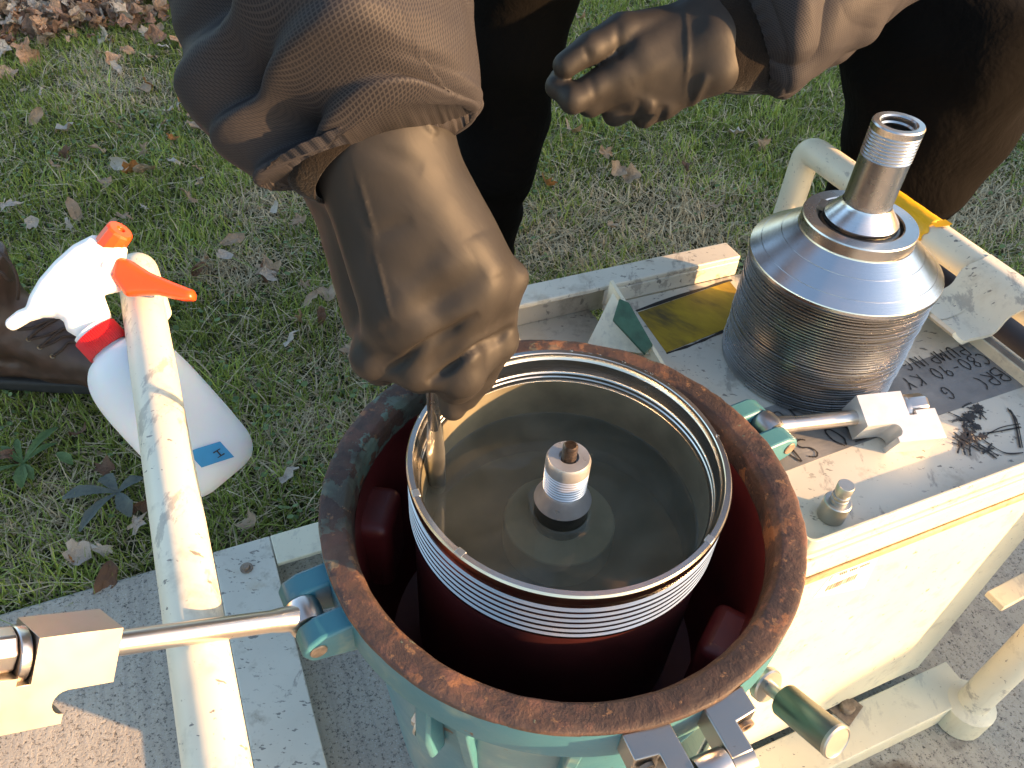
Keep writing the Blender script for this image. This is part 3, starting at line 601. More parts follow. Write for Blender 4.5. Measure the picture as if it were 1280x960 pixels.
for a in (-1.95, -1.30, -.55, 2.2, 3.9):
    er = EU*math.cos(a)+EV*math.sin(a); et = -EU*math.sin(a)+EV*math.cos(a)
    MB().prism([(.177, .4375), (.196, .4375), (.190, .40), (.172, .30), (.166, .30)], c0, (er, EZ, et), .005).build('rib', M['teal'], cen, bevel=.0015)
# side port with a bolt
a = math.atan2(-.099, -.150); er = EU*math.cos(a)+EV*math.sin(a); et = -EU*math.sin(a)+EV*math.cos(a)
ear = MB().prism([(.176, .430), (.186, .436), (.193, .43), (.195, .37), (.190, .335), (.172, .33)], c0, (er, EZ, et), .007).build('ear', M['teal'], cen, bevel=.003)
for sg in (-1,):
    b = MB().lathe([(.012, .0), (.012, .0022), (.0075, .0025)], c0+er*.182+EZ*.372+et*.0072*sg, et*sg, 24).build('washer', M['zinc'], ear)
    MB().lathe([(.0075, .0015), (.0075, .008), (.006, .009), (0, .009)], c0+er*.182+EZ*.372+et*.0072*sg, et*sg, 6).build('bolt_head', M['zinc'], ear, bevel=.0005)
def clevis(a, pz, r0=.196, r1=.235):
    er = EU*math.cos(a)+EV*math.sin(a); et = -EU*math.sin(a)+EV*math.cos(a)
    zt = pz+.0145; zb = pz-.0155
    pts = [(r0-.012, zt-.001), (r1-.006, zt-.001), (r1+.006, pz+.008), (r1+.010, pz-.001), (r1+.004, zb+.003), (r1-.006, zb), (r0-.012, zb-.012)]
    mb = MB()
    for s in (-1, 1): mb.prism(pts, c0+et*s*.0207, (er, EZ, et), .0103)
    cl = mb.build('clevis', M['teal'], cen, bevel=.0028, seg=3)
    MB().box(c0+er*(r0-.002)+EZ*(pz-.004), (er, et, EZ), (.006, .0103, .012)).build('clevis_web', M['teal'], cl)
    MB().lathe([(.0, -.0322), (.006, -.0322), (.0065, -.0316), (.0065, .0316), (.006, .0322), (0, .0322)], c0+er*(r1-.002)+EZ*pz, et, 24).build('hinge_pin', M['pin'], cl)
    return c0+er*(r1-.002)+EZ*pz, er, et
def swing(piv, pins, tip, nrm_side, bm='block'):
    # eye bolt with its clamp block: d along the rod, e the block's flat normal, f the jaw direction
    d = nrm(np.asarray(tip)-piv); f = nrm(np.asarray(nrm_side)-d*(np.dot(nrm_side, d))); e = np.cross(d, f)
    Lr = float(np.linalg.norm(np.asarray(tip)-piv))
    rod = MB().tube([piv+d*.010, piv+d*.022, piv+d*.030, piv+d*(Lr+.004)], [.0095, .0088, .0078, .0078], 28).build('swing_bolt', M['rod'], cen, sharp=50)
    MB().lathe([(.0066, -.0098), (.0128, -.0098), (.0138, -.006), (.0138, .006), (.0128, .0098), (.0066, .0098)], piv, pins, 40, closed=True).build('eye', M['rod'], rod)
    n = 10; half = [(.030+.0072*math.cos(t), .0225-.0072*math.sin(t)*1.0) for t in np.linspace(math.pi*.5, math.pi*1.5, n)]
    pts = [(0, -.0165), (.046, -.0165), (.046, .0095), (.0535, .0095), (.0535, .006), (.074, .006), (.074, .036), (.026, .036), (.026, .0297)]
    arc = [(.028-.0-.0068*math.sin(t), .0235-.0068*math.cos(t)) for t in np.linspace(0, math.pi, n)]
    pts = [(0, -.0165), (.046, -.0165), (.046, .0095), (.0535, .0095), (.0535, .005), (.074, .005), (.074, .036), (.026, .036), (.026, .0303)] + [(.026+.0068*math.sin(t), .0235+.0068*math.cos(t)) for t in np.linspace(0, math.pi, n)] + [(.026, .0165), (0, .0165)]
    MB().prism(pts, np.asarray(tip), (d, f, e), .0165).build('clamp_block', M[bm], rod, bevel=.0008)
    MB().lathe([(.0, .0472), (.0155, .0472), (.0158, .048), (.0158, .0522), (.015, .0528), (0, .0528)], np.asarray(tip)-f*.002, d, 40).build('washer', M['rod'], rod)
    MB().lathe([(.0, .0532), (.0128, .0535), (.0132, .055), (.0132, .072), (.010, .076), (0, .076)], np.asarray(tip)-f*.005, d, 8).build('swing_nut', M['rod'], rod, bevel=.0012)
    return rod
pv, er, et = clevis(math.atan2(-.022, -.221), .4555, r1=.226)
tipL = pv+nrm(Z(245, 790, .506)-pv)*.146
swing(pv, et, tipL, -CAMU*.9-EZ*.4)
pv, er, et = clevis(math.atan2(.022, .230), .4505, r1=.236)
tipR = Z(1068, 522, .4535)
swing(pv, et, tipR, nrm(CAMR*.25-CAMU*1.0+EZ*.45), 'block_lit')  # same block in a lightened steel copy, reflected light put into its colour
# hinge block at the front
a = math.radians(293.5)-A_+A_*0; a = math.atan2(*( [ (Z(858, 905, .465)-O) @ EV, (Z(858, 905, .465)-O) @ EU ]))
er = EU*math.cos(a)+EV*math.sin(a); et = -EU*math.sin(a)+EV*math.cos(a); hz = .4615
hc = c0+er*.2085+EZ*hz
mb = MB()
for s in (-1, 1):
    mb.prism([(.013*s, -.010), (.0475*s, -.0145), (.0475*s, .004), (.030*s, .006), (.030*s, .026), (.013*s, .026)], hc, (et, er, EZ), .0115)
hb = mb.build('hinge_block', M['block'], cen, bevel=.0012)
for s in (-1, 1):
    MB().lathe([(.0, 0), (.0115, 0), (.0115, .0165), (0, .0165)], hc+er*.0255+et*(.0132*s)-EZ*.001, et*s, 32).build('knuckle', M['block'], hb)
    MB().lathe([(.0035, 0), (.0062, 0), (.0062, .0028), (.0035, .0028)], hc+er*.0062+et*.039*s+EZ*.000, er, 24, closed=True).build('screw', M['pin'], hb)
    MB().lathe([(0, 0), (.0035, 0.0005), (.0035, .0008), (0, .0008)], hc+er*.0062+et*.039*s, er, 16).build('screw_socket', M['black'], hb)
MB().lathe([(.0, -.0115), (.0122, -.0115), (.0127, -.0105), (.0127, .0105), (.0122, .0115), (0, .0115)], hc+er*.0255+EZ*.001, et, 40).build('hinge_barrel', M['rod'], hb)
# knob screw
p0 = D(948, 848, .648); p1 = D(1047, 929, .583); d = nrm(p1-p0); ln = float(np.linalg.norm(p1-p0))
ks = MB().lathe([(0, .012), (.0056, .012), (.0056, ln-.052), (.0062, ln-.050)], p0, d, 28).build('knob_screw', M['zinc'], cen)
MB().lathe([(.0, .004), (.0135, .004), (.0145, .0055), (.0145, .0105), (.0135, .012), (0, .012)], p0, d, 28).build('collar', M['zinc'], ks)
MB().lathe([(.0055, ln-.052), (.0125, ln-.0515), (.0134, ln-.050), (.0134, ln-.003), (.0128, ln-.0025)], p0, d, 48).build('grip_sleeve', M['greenmetal'], ks)
MB().lathe([(.0115, ln-.004), (.0138, ln-.0035), (.0138, ln-.001), (.0125, ln+.0003), (.0118, ln-.0004), (0, ln-.0004)], p0, d, 48).build('end_cap', M['zinc'], ks)
MB().tube([p0-d*.03, p0+d*.005], .011, 20).build('screw_boss', M['teal'], cen)
# ------------------------------------------------------------------ rotor bowl, spindle, liquid
bw = thing('rotor_bowl', c0+EZ*.28, 'shiny steel bowl with threaded outside, full of murky liquid, inside the rusty rim', 'bowl')
BZ = .525
th = [(.1250, .4665)]
for k in range(6): z = .4680+k*.0067; th += [(.1254, z), (.1280, z+.0014), (.1280, z+.0040), (.1254, z+.0056)]
prof = [(.1240, .29), (.1245, .462), (.1250, .4660)]+th+[(.1271, .5090), (.1271, .5128), (.1281, .5142), (.1284, .516), (.1284, BZ-.0018), (.1272, BZ), (.1234, BZ), (.1228, BZ-.0008), (.1226, BZ-.0030), (.1214, BZ-.0052), (.1208, BZ-.0062), (.1204, BZ-.0195), (.1200, BZ-.0205), (.1192, BZ-.0215), (.1190, BZ-.0245), (.1182, BZ-.0255), (.1180, BZ-.0285), (.1172, BZ-.0300)]
inw = [(.1172, BZ-.0298), (.1168, .48), (.1165, .45), (.116, .40), (.08, .395), (0, .395)]
MB().lathe(inw, c0, seg=140, cap=False).build('inner_wall', M['olive'], bw)
i0 = next(i for i, p in enumerate(prof) if p[1] >= .4660)
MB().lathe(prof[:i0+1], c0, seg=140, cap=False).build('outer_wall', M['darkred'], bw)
bowl = MB().lathe(prof[i0:], c0, seg=200, cap=False).build('bowl_rim', M['bowl'], bw, sharp=25)
for a in (math.radians(-35)-A_, math.radians(203)-A_, math.radians(232)-A_):
    er = EU*math.cos(a)+EV*math.sin(a); et = -EU*math.sin(a)+EV*math.cos(a)
    MB().box(c0+er*.1250+EZ*(BZ-.0015), (er, et, EZ), (.0030, .0036, .0016)).build('locking_notch', M['zinc'], bw, bevel=.0006)
sp = MB().lathe([(.0232, .40), (.0232, .487), (.0228, .490)], c0-EZ*.019, seg=64, cap=False).build('spindle', M['darksteel'], bw)
thr = [(.0238, .4895), (.0243, .4905), (.0182, .5030), (.0174, .505)]
for k in range(8): z = .5055+k*.0030; thr += [(.0170, z), (.0182, z+.0010), (.0182, z+.0019), (.0170, z+.0029)]
thr += [(.0182, .5300), (.0182, .5390), (.0166, .5425), (.0082, .5425), (.0078, .5415), (.0078, .536), (0, .536)]
MB().lathe(thr, c0-EZ*.019, seg=72, cap=False).build('threaded_neck', M['neck'], sp, sharp=25)
sc = []
for k in range(9): z = .537+k*.0020; sc += [(.0052, z), (.0062, z+.0007), (.0062, z+.0012), (.0052, z+.0019)]
MB().lathe(sc+[(.0055, .5552), (.0045, .556), (0, .556)], c0-EZ*.019, seg=32, cap=False).build('centre_screw', M['scr'], sp, sharp=20)
MB().lathe([(.0234, .4612), (.047, .4612), (.048, .460), (.048, .43)], c0-EZ*.018, seg=96, cap=False).build('hub_disc', plain('submerged_disc', (.62, .59, .46), .5, .0, .1), bw)
# liquid surface with a slight meniscus at the walls
V = []; Fc = []; rr = [.0236, .0245, .027]+list(np.linspace(.035, .108, 22))+[.1130, .1150, .1164]; WZ = .4545; ng = 160
for r in rr:
    for i in range(ng):
        a = 2*math.pi*i/ng; mz = .0012*math.exp(-(r-.0236)/.0018)+.0012*math.exp(-(.1164-r)/.0018); V.append(c0+[math.cos(a)*r, math.sin(a)*r, WZ+mz])
for j in range(len(rr)-1):
    for i in range(ng): Fc.append((j*ng+i, (j+1)*ng+i, (j+1)*ng+(i+1) % ng, j*ng+(i+1) % ng))
wat = tag(mk('water', V, Fc, M['water'], None, sharp=180, loc=c0+EZ*WZ), kind='structure')
# drops on the rim
mb = MB()
for k in range(46):
    a = RNG.uniform(.2, 2.9) if k < 34 else RNG.uniform(0, 6.28); r = RNG.choice([.1270, .1232, .1204]); z = BZ if r > .124 else (BZ-.004 if r > .122 else BZ-.012)
    s = RNG.uniform(.0006, .0017); P = L(math.cos(a)*r, math.sin(a)*r, z)
    mb.lathe([(s, 0), (s*1.02, s*.3), (s*.7, s*.75), (0, s*.95)], P, seg=10, cap=False)
mb.build('water_drops', M['drop'], bw, sharp=180, kind='stuff')
# ------------------------------------------------------------------ disc stack on the tray
sb = Z(1005, 449, TZ)+EZ*.0016
ds = thing('disc_stack', sb, 'tall stack of thin steel discs under a polished cone and threaded neck on the tray', 'disc stack')
MB().lathe([(0, 0), (.0895, 0), (.0905, .001), (.0905, .004), (.088, .0045), (0, .0045)], sb, seg=128).build('base_disc', M['disc'], ds)
ND = 38; hh = (.128-.0048)/ND; dm = None
for k in range(ND):
    z = .0048+k*hh
    if dm is None:
        o = MB().lathe([(.03, 0), (.0900, 0), (.0908, .0003), (.0908, hh*.42), (.0902, hh*.52), (.0870, hh*.56), (.0870, hh*.98)], sb, seg=96, cap=False).build('disc', M['disc'], ds, sharp=30); dm = o
        o.location = (0, 0, z)
    else:
        o = dm.copy(); COL.objects.link(o); o.parent = ds; o.location = (RNG.normal()*.00035, RNG.normal()*.00035, z); o.rotation_euler = (RNG.normal()*.0005, RNG.normal()*.0005, RNG.uniform(0, 6))
cz = .1285
def lerp_cone(r0, z0, r1, z1, cuts):
    out = []
    for f in cuts: a = (r0+(r1-r0)*f, z0+(z1-z0)*f); out += [(a[0]+.0002, a[1]-.0002), (a[0]-.0007, a[1]-.0005), (a[0]-.0009, a[1]+.0003), (a[0]-.0003, a[1]+.0003)]
    return out
MB().lathe([(.088, cz-.001), (.0925, cz), (.0932, cz+.001), (.0932, cz+.0040), (.0928, cz+.0050)]+lerp_cone(.0928, cz+.005, .0545, .1635, (.24, .66))+[(.0545, .1635), (.054, .165)], sb, seg=160, cap=False).build('top_cone', M['cone'], ds, sharp=12)
dz_ = -.0112
def up_(p): return [(a, b+dz_) for a, b in p]
colr = MB().lathe(up_([(.0530, .1740), (.0540, .1755), (.0540, .1865), (.0533, .1880), (.0412, .1880), (.0400, .1870), (.0398, .168), (.02, .166)]), sb, seg=128, cap=False).build('collar_ring', M['steel'], ds, sharp=25)
MB().lathe(up_([(.0380, .166), (.0380, .1845), (.0370, .1855), (.0352, .186)]), sb, seg=96, cap=False, a0=.4, a1=5.2).build('split_ring', M['darksteel'], ds, sharp=25)
hub = MB().lathe(up_([(.0345, .166), (.0345, .1905), (.0338, .1915), (.0240, .2030), (.0226, .2065)]), sb, seg=96, cap=False).build('hub_cone', M['cone'], ds, sharp=20)
nk = [(.0222, .206), (.0222, .2520), (.0226, .2535)]
for k in range(7): z = .2545+k*.0032; nk += [(.0216, z), (.0226, z+.0011), (.0226, z+.0019), (.0216, z+.0030)]
nk += [(.0226, .2775), (.0226, .2830), (.0217, .2845), (.0166, .2845), (.0154, .2830), (.0152, .2790), (.0140, .2775), (.0138, .215), (0, .215)]
MB().lathe(up_(nk), sb, seg=96, cap=False).build('threaded_neck', M['steel'], ds, sharp=25)
q = sb+(-CAMR*.8+EV*.4)*0; kd = nrm(np.array([-.75, .45, 0]))
MB().box(sb+kd*.0375+EZ*.1778, (kd, np.cross(EZ, kd), EZ), (.0035, .008, .0022)).build('locking_key', M['pin'], ds, bevel=.0006)
# ------------------------------------------------------------------ scraper held in the gloved hand
s4 = Z(547, 611, .440); s0 = D(538, 440, .527); s1 = s0+(s4-s0)*.42; s2 = s0+(s4-s0)*.50; s3 = s0+(s4-s0)*.72
sc_ = thing('scraper', s4, 'steel scraper tube held in the dark glove with its blade dipped in the murky liquid', 'scraper')
MB().tube([s0, s1, s1+(s2-s1)*.6], [.0047, .0047, .0047], 24).build('shank', M['steel'], sc_)
# half-pipe blade
path = catmull([s1+(s2-s1)*.2, s2, (s2+s3)/2, s3, (s3+s4)/2, s4], 24); V = []; na = 14
for lay in (0, 1):
    for i, p in enumerate(path):
        f = i/23; w = .0049+.0026*min(1, f*2)-.003*max(0, f-.9)*3; dirv = nrm(path[min(i+1, 23)]-path[max(i-1, 0)]); side = nrm(CAMR-dirv*(CAMR@dirv)); out = nrm(np.cross(side, dirv)); out = out if out@FW < 0 else -out
        for k in range(na+1):
            t = math.pi*(k/na)*1.06-.1; r = w-(.0009 if lay else 0); V.append(p+side*math.cos(t)*r+out*(math.sin(t)*r-.0006)*.9)
n1 = 24*(na+1); Fc = []
for i in range(23):
    for k in range(na):
        b = i*(na+1)+k; Fc += [(b, b+1, b+na+2, b+na+1), (n1+b, n1+b+na+1, n1+b+na+2, n1+b+1)]
    b = i*(na+1); Fc += [(b, b+na+1, n1+b+na+1, n1+b), (b+na, n1+b+na, n1+b+2*na+1, b+2*na+1)]
for k in range(na): Fc += [(k, n1+k, n1+k+1, k+1), (23*(na+1)+k, 23*(na+1)+k+1, n1+23*(na+1)+k+1, n1+23*(na+1)+k)]
mk('blade', V, Fc, M['zinc'], sc_, sharp=40)
# ------------------------------------------------------------------ spray bottle hung by its trigger on the left pipe
nk0 = D(120, 417, .790); btm = D(286, 598, .815); ba = nrm(btm-nk0); bl = float(np.linalg.norm(btm-nk0))
sbt = thing('spray_bottle', btm, 'white spray bottle with red collar and orange trigger hung on the left pipe', 'spray bottle')
prof = [(.0, bl), (.020, bl), (.031, bl-.003), (.0395, bl-.011), (.0445, bl-.024), (.0458, bl-.045), (.0462, bl*.72), (.0465, bl*.52), (.0460, bl*.38), (.0435, bl*.27), (.038, bl*.19), (.029, bl*.135), (.0205, bl*.115), (.0185, bl*.09), (.0185, .006)]
prof = [(.0, bl)] + [tuple(p) for p in catmull(prof[1:], 50)]
MB().lathe(prof[::-1], nk0, ba, 72, cap=False).build('bottle_body', M['bottle'], sbt, sharp=60)
rib = MB(); n = 54; V = []
pts = [(.0185*(1+(.03 if k % 2 else 0))*math.cos(2*math.pi*k/108), .0185*(1+(.03 if k % 2 else 0))*math.sin(2*math.pi*k/108)) for k in range(108)]
pts = []
for k in range(54):
    for q, r in ((0, .0216), (.35, .0216), (.5, .0208), (.85, .0208)): t = 2*math.pi*(k+q)/54; pts.append((r*math.cos(t), r*math.sin(t)))
x0 = nrm(np.cross(ba, [0, 0, 1.])); x1 = np.cross(ba, x0)
rib.prism(pts, nk0+ba*.009, (x0, x1, ba), .0105); cap = rib.build('screw_cap', M['redp'], sbt, sharp=50, bevel=.0006)
MB().lathe([(.0175, -.006), (.0190, -.0055), (.0190, -.0015), (.0170, -.001)], nk0, ba, 48).build('cap_seal', M['white'], cap)
hd = float(np.mean([.672, .690])); up = CAMU; HC = D(110, 350, .788)
hx, hy, hz_ = CAMR, CAMU, -FW; ks_ = .788/F
def hp(l): return [((x/2.4-110)*ks_, -(y/2.4+260-350)*ks_) for x, y in l]
head = [(22, 352), (26, 334), (60, 306), (85, 296), (96, 262), (125, 212), (170, 160), (226, 110), (285, 80), (330, 96), (380, 118), (372, 158), (345, 200), (364, 236), (358, 252), (308, 262), (322, 300), (332, 330), (290, 372), (240, 392), (206, 372), (198, 345), (180, 333), (130, 330), (84, 342), (40, 368), (30, 366)]
inflate('spray_head', hp(head), HC, (hx, hy, hz_), .0140, .012, M['white'], sbt)
trg = [(352, 152), (366, 146), (400, 160), (450, 192), (520, 222), (582, 246), (590, 262), (586, 282), (560, 282), (520, 274), (480, 264), (430, 264), (384, 268), (362, 240), (342, 212)]
tr = inflate('trigger', hp(trg), HC+hz_*.001, (hx, hy, hz_), .009, .006, M['orange'], sbt)
nz = HC+hx*((328/2.4-110)*ks_)-hy*((112/2.4+260-350)*ks_); nd = nrm(hx*.62+hy*.60+hz_*.28)
pts = [((.0135-(.0011 if k % 2 else 0))*math.cos(2*math.pi*k/16), (.0135-(.0011 if k % 2 else 0))*math.sin(2*math.pi*k/16)) for k in range(16)]
MB().lathe([(.0130, -.003), (.0138, -.002), (.0130, .019), (.0116, .0215), (.0040, .022), (.0035, .019), (0, .019)], nz, nd, 12).build('nozzle', M['orange'], sbt, sharp=20, bevel=.0006)
MB().lathe([(0, 0), (.0026, .0002), (.0030, .0010), (0, .0013)], HC+hx*((338/2.4-110)*ks_)-hy*((178/2.4+260-350)*ks_)+hz_*.0134, hz_, 16).build('pivot_pin', M['white'], sbt)
tu0 = D(262, 601, .690); bx = ba; 
cen_at = nk0+ba*bl*.895; ty = nrm(np.cross(ba, FW)); out = nrm(np.cross(ty, ba)); out = out if out@FW < 0 else -out
V = []
tside = nrm(np.cross(out, ba)); tside = tside if tside@CAMU < 0 else -tside
for i in range(13):
    for j in range(7):
        t = -.70+.62*i/12+.0*j; z = bl*(.80+.105*j/6)+.012*(6-i)/12.*1.0
        V.append(nk0+ba*z+(out*math.cos(t)+tside*math.sin(t)*1)*(.0468+.0002*math.sin(i*3)))
mk('tape_label', V, [(i*7+j, i*7+j+1, (i+1)*7+j+1, (i+1)*7+j) for i in range(12) for j in range(6)], M['blue'], sbt, sharp=60)
wr = MB(); 
def onb(t, z): return nk0+ba*z+(out*math.cos(t)+tside*math.sin(t))*.0473
for st in ([(-.60, .86), (-.44, .855)], [(-.60, .892), (-.44, .887)], [(-.52, .858), (-.52, .889)]):
    ribbon(wr, [onb(a, bl*b) for a, b in st], .0007, out, .0002)
wr.build('marker_letter', M['ink'], sbt)
# ------------------------------------------------------------------ the worker
wk = thing('person', (.28, 1.30, GZ), 'person in dark nylon jacket, black trousers and black gloves bending over the open bowl', 'person')
# gloves ------------------------------------------------------------
def wrinkle(P, f, a): return a*(np.abs(vnoise(P*f+3.1)-.5)*2-.5)
def palm(P, wr, mcp, rw, rm, k=.012):
    d = None
    for i in range(len(wr)-1):
        c = cone(P, wr[i], wr[i+1], rw, rw); d = c if d is None else smin(d, c, k)
    for i, m in enumerate(mcp):
        j = i*(len(wr)-1)/(len(mcp)-1); a = wr[int(round(j))]
        d = smin(d, cone(P, a, m, rw, rm[i]), k)
    for a, b, ra, rb in zip(mcp, mcp[1:], rm, rm[1:]): d = smin(d, cone(P, a, b, ra*.9, rb*.9), .006)
    return d
# hand 1: reaches down into the bowl, knuckles towards the camera
G1 = dict(w=[D(506, 168, .432), D(478, 180, .429), D(452, 198, .434)], pre=[D(470, 110, .425), D(446, 120, .425), D(420, 145, .435)],
          m=[D(621, 358, .474), D(578, 377, .460), D(528, 394, .459), D(490, 402, .466)], rm=[.0135, .0140, .0130, .0118])
i1 = [G1['m'][0], D(622, 425, .500), D(600, 470, .523), D(582, 496, .534)]
m1 = [G1['m'][1], D(576, 466, .488), D(570, 480, .512), D(584, 470, .530)]
r1 = [G1['m'][2], D(521, 457, .482), D(526, 466, .506), D(545, 452, .520)]
l1 = [G1['m'][3], D(468, 446, .484), D(476, 458, .502), D(500, 446, .512)]
t1 = [D(500, 330, .490), D(560, 430, .520), D(566, 478, .531), D(566, 508, .539)]
def glove1(P):
    d = palm(P, G1['w'], G1['m'], .0205, G1['rm'], .014)
    d = smin(d, cone(P, D(390, 150, .460), D(418, 226, .476), .018, .0165), .012)
    for a, b in zip(G1['pre'], G1['w']): d = smin(d, cone(P, a, b, .019, .0205), .014)
    d = smin(d, cone(P, G1['w'][1], D(545, 300, .452), .020, .021), .02)
    for ch, rs in ((l1, [.0128, .0135, .0110, .0095]), (r1, [.0140, .0142, .0120, .0100]), (m1, [.0145, .0145, .0120, .0100]), (i1, [.0135, .0122, .0100, .0090])):
        d = smin(d, chain(P, ch, rs, .005), .0075)
    d = smin(d, chain(P, t1, [.017, .0125, .0110, .0096], .006), .004)
    # knuckle peaks, seam ridge of the glove, folds across the hand
    for q, r in ((D(607, 357, .452), .0055), (D(648, 345, .468), .0048), (D(560, 385, .449), .004)): d = smin(d, np.linalg.norm(P-q, axis=-1)-r, .010)
    d = smin(d, cone(P, G1['w'][1], D(590, 340, .456), .020, .018), .02); d = smin(d, cone(P, G1['w'][2], D(500, 385, .457), .020, .017), .02)
    d = smin(d, cone(P, D(427, 216, .459), D(466, 402, .492), .0150, .0120), .014)
    d = smin(d, cone(P, D(390, 150, .460), D(427, 216, .459), .018, .015), .014)
    d = smin(d, cone(P, D(418, 226, .476), D(456, 402, .506), .0165, .0125), .014)
    d = smin(d, cone(P, D(450, 194, .4200), D(494, 400, .4535), .0050, .0046), .004)
    for a, b in ((l1[1], r1[1]), (r1[1], m1[1]), (l1[0], r1[0]), (r1[0], m1[0]), (m1[0], i1[0]), (m1[1], i1[1])): d = smin(d, cone(P, a, b, .0108, .0108), .005)
    for a, b, c, e in ((l1[0], l1[1], r1[0], r1[1]), (r1[0], r1[1], m1[0], m1[1]), (m1[0], m1[1], i1[0], i1[1])): d = smin(d, cone(P, (a+c)/2, (b+e)/2, .0116, .0104), .005)
    return d + wrinkle(P, 42, .0006)
sel = np.array(G1['w']+G1['pre']+G1['m']+i1+m1+r1+l1+t1)
V, Q = surfnet(glove1, sel.min(0)-.03, sel.max(0)+.03, .0016); V, Q = largest(V, Q); V = relax(V, Q, 2)
def push(V, Q, rules):
    # folds: displace along normals by ridges laid along picture-plane lines
    n = np.zeros_like(V); fn = np.cross(V[Q[:, 2]]-V[Q[:, 0]], V[Q[:, 3]]-V[Q[:, 1]])
    for k in range(4): np.add.at(n, Q[:, k], fn)
    n /= np.linalg.norm(n, axis=1)[:, None]+1e-12
    for a, b, w, h in rules:
        a = np.asarray(a); b = np.asarray(b); ab = b-a; t = np.clip(((V-a)@ab)/(ab@ab), 0, 1); q = V-(a+t[:, None]*ab); dd = q-np.outer(q@FW, FW)*.90
        dist = np.linalg.norm(dd, axis=1); tt = np.sin(np.pi*np.clip(t, .0, 1))**.5
        m = ((n@(-FW)) > -.2)
        V = V+n*(h*np.exp(-(dist/w)**2)*tt*m)[:, None]
    return V
def seg(p, q, d): return D(*p, d), D(*q, d)
R1 = [(*seg((443, 185), (468, 300), .416), .0009, .0012), (*seg((468, 300), (489, 405), .434), .0009, .0012),
      (*seg((478, 466), (600, 395), .460), .0022, -.0042), (*seg((533, 480), (645, 405), .470), .0022, -.0046),
      (*seg((478, 400), (590, 322), .444), .005, .0016), (*seg((482, 425), (606, 345), .448), .005, -.0020), (*seg((500, 360), (560, 315), .440), .004, -.0012), (*seg((600, 300), (628, 345), .45), .006, .0016), 
      (*seg((455, 190), (530, 215), .415), .003, -.0012), (*seg((470, 300), (520, 282), .432), .003, -.0014), (*seg((520, 150), (548, 175), .42), .0022, .0024),
      (*seg((595, 455), (640, 410), .497), .002, -.0016), (*seg((575, 475), (600, 462), .52), .0015, -.0014), (*seg((600, 475), (612, 455), .52), .0014, .0016), (*seg((470, 425), (500, 405), .455), .003, -.0012)]
V = push(V, Q, [(a, b, w*(1. if w < .0025 else 1.5), h*(1.1 if w < .0025 else .75)) for a, b, w, h in R1])
mk('glove', V, Q, M['nitrile'], wk, sharp=180)
# hand 2: half closed, thumb on top meeting the index finger
G2 = dict(w=[D(888, 20, .772), D(890, 50, .768), D(893, 82, .776)], m=[D(776, 90, .770), D(778, 103, .778), D(800, 122, .790), D(830, 128, .796)], rm=[.0165, .0170, .0160, .0150])
i2 = [G2['m'][0], D(716, 124, .768), D(697, 108, .772), D(699, 98, .780)]
m2 = [G2['m'][1], D(738, 128, .785), D(735, 112, .800), D(760, 100, .806)]
r2 = [G2['m'][2], D(770, 140, .800), D(768, 126, .815), D(790, 115, .82)]
l2 = [G2['m'][3], D(805, 143, .806), D(806, 132, .82), D(826, 120, .825)]
t2 = [D(862, 30, .776), D(778, 40, .762), D(738, 60, .757), D(706, 82, .758)]
def glove2(P):
    d = palm(P, G2['w'], G2['m'], .0225, G2['rm'], .014)
    for a, b in zip(G2['w'], [D(950, 5, .79), D(955, 35, .785), D(958, 65, .79)]): d = smin(d, cone(P, a, b, .021, .020), .012)
    d = smin(d, cone(P, D(862, 30, .776), D(800, 62, .766), .024, .019), .012)
    for ch, rs in ((m2, [.017, .0130, .0115, .0105]), (r2, [.016, .0128, .0112, .0105]), (l2, [.0150, .0120, .0108, .010]), (i2, [.0165, .0128, .0108, .0095])):
        d = smin(d, chain(P, ch, rs, .005), .0065)
    d = smin(d, chain(P, t2, [.021, .0165, .0138, .0118], .005), .0028)
    return d + wrinkle(P, 40, .0010)
sel = np.array(G2['w']+G2['m']+i2+m2+r2+l2+t2+[D(958, 65, .8)])
V, Q = surfnet(glove2, sel.min(0)-.035, sel.max(0)+.035, .0022); V, Q = largest(V, Q); V = relax(V, Q, 2)
R2 = [(*seg((856, 10), (864, 135), .75), .0018, .0016), (*seg((795, 152), (800, 128), .78), .004, -.0022), (*seg((828, 155), (830, 132), .78), .004, -.003), (*seg((868, 128), (880, 100), .77), .004, .003), (*seg((812, 150), (815, 128), .78), .004, .002),
      (*seg((728, 62), (738, 76), .75), .003, -.0016), (*seg((735, 100), (745, 128), .765), .004, -.0014), (*seg((790, 105), (840, 70), .76), .007, .0014), (*seg((770, 30), (775, 75), .75), .004, -.0016)]
V = push(V, Q, R2); V = relax(V, Q, 1, .35)
mk('glove', V, Q, M['nitrile'], wk, sharp=180)
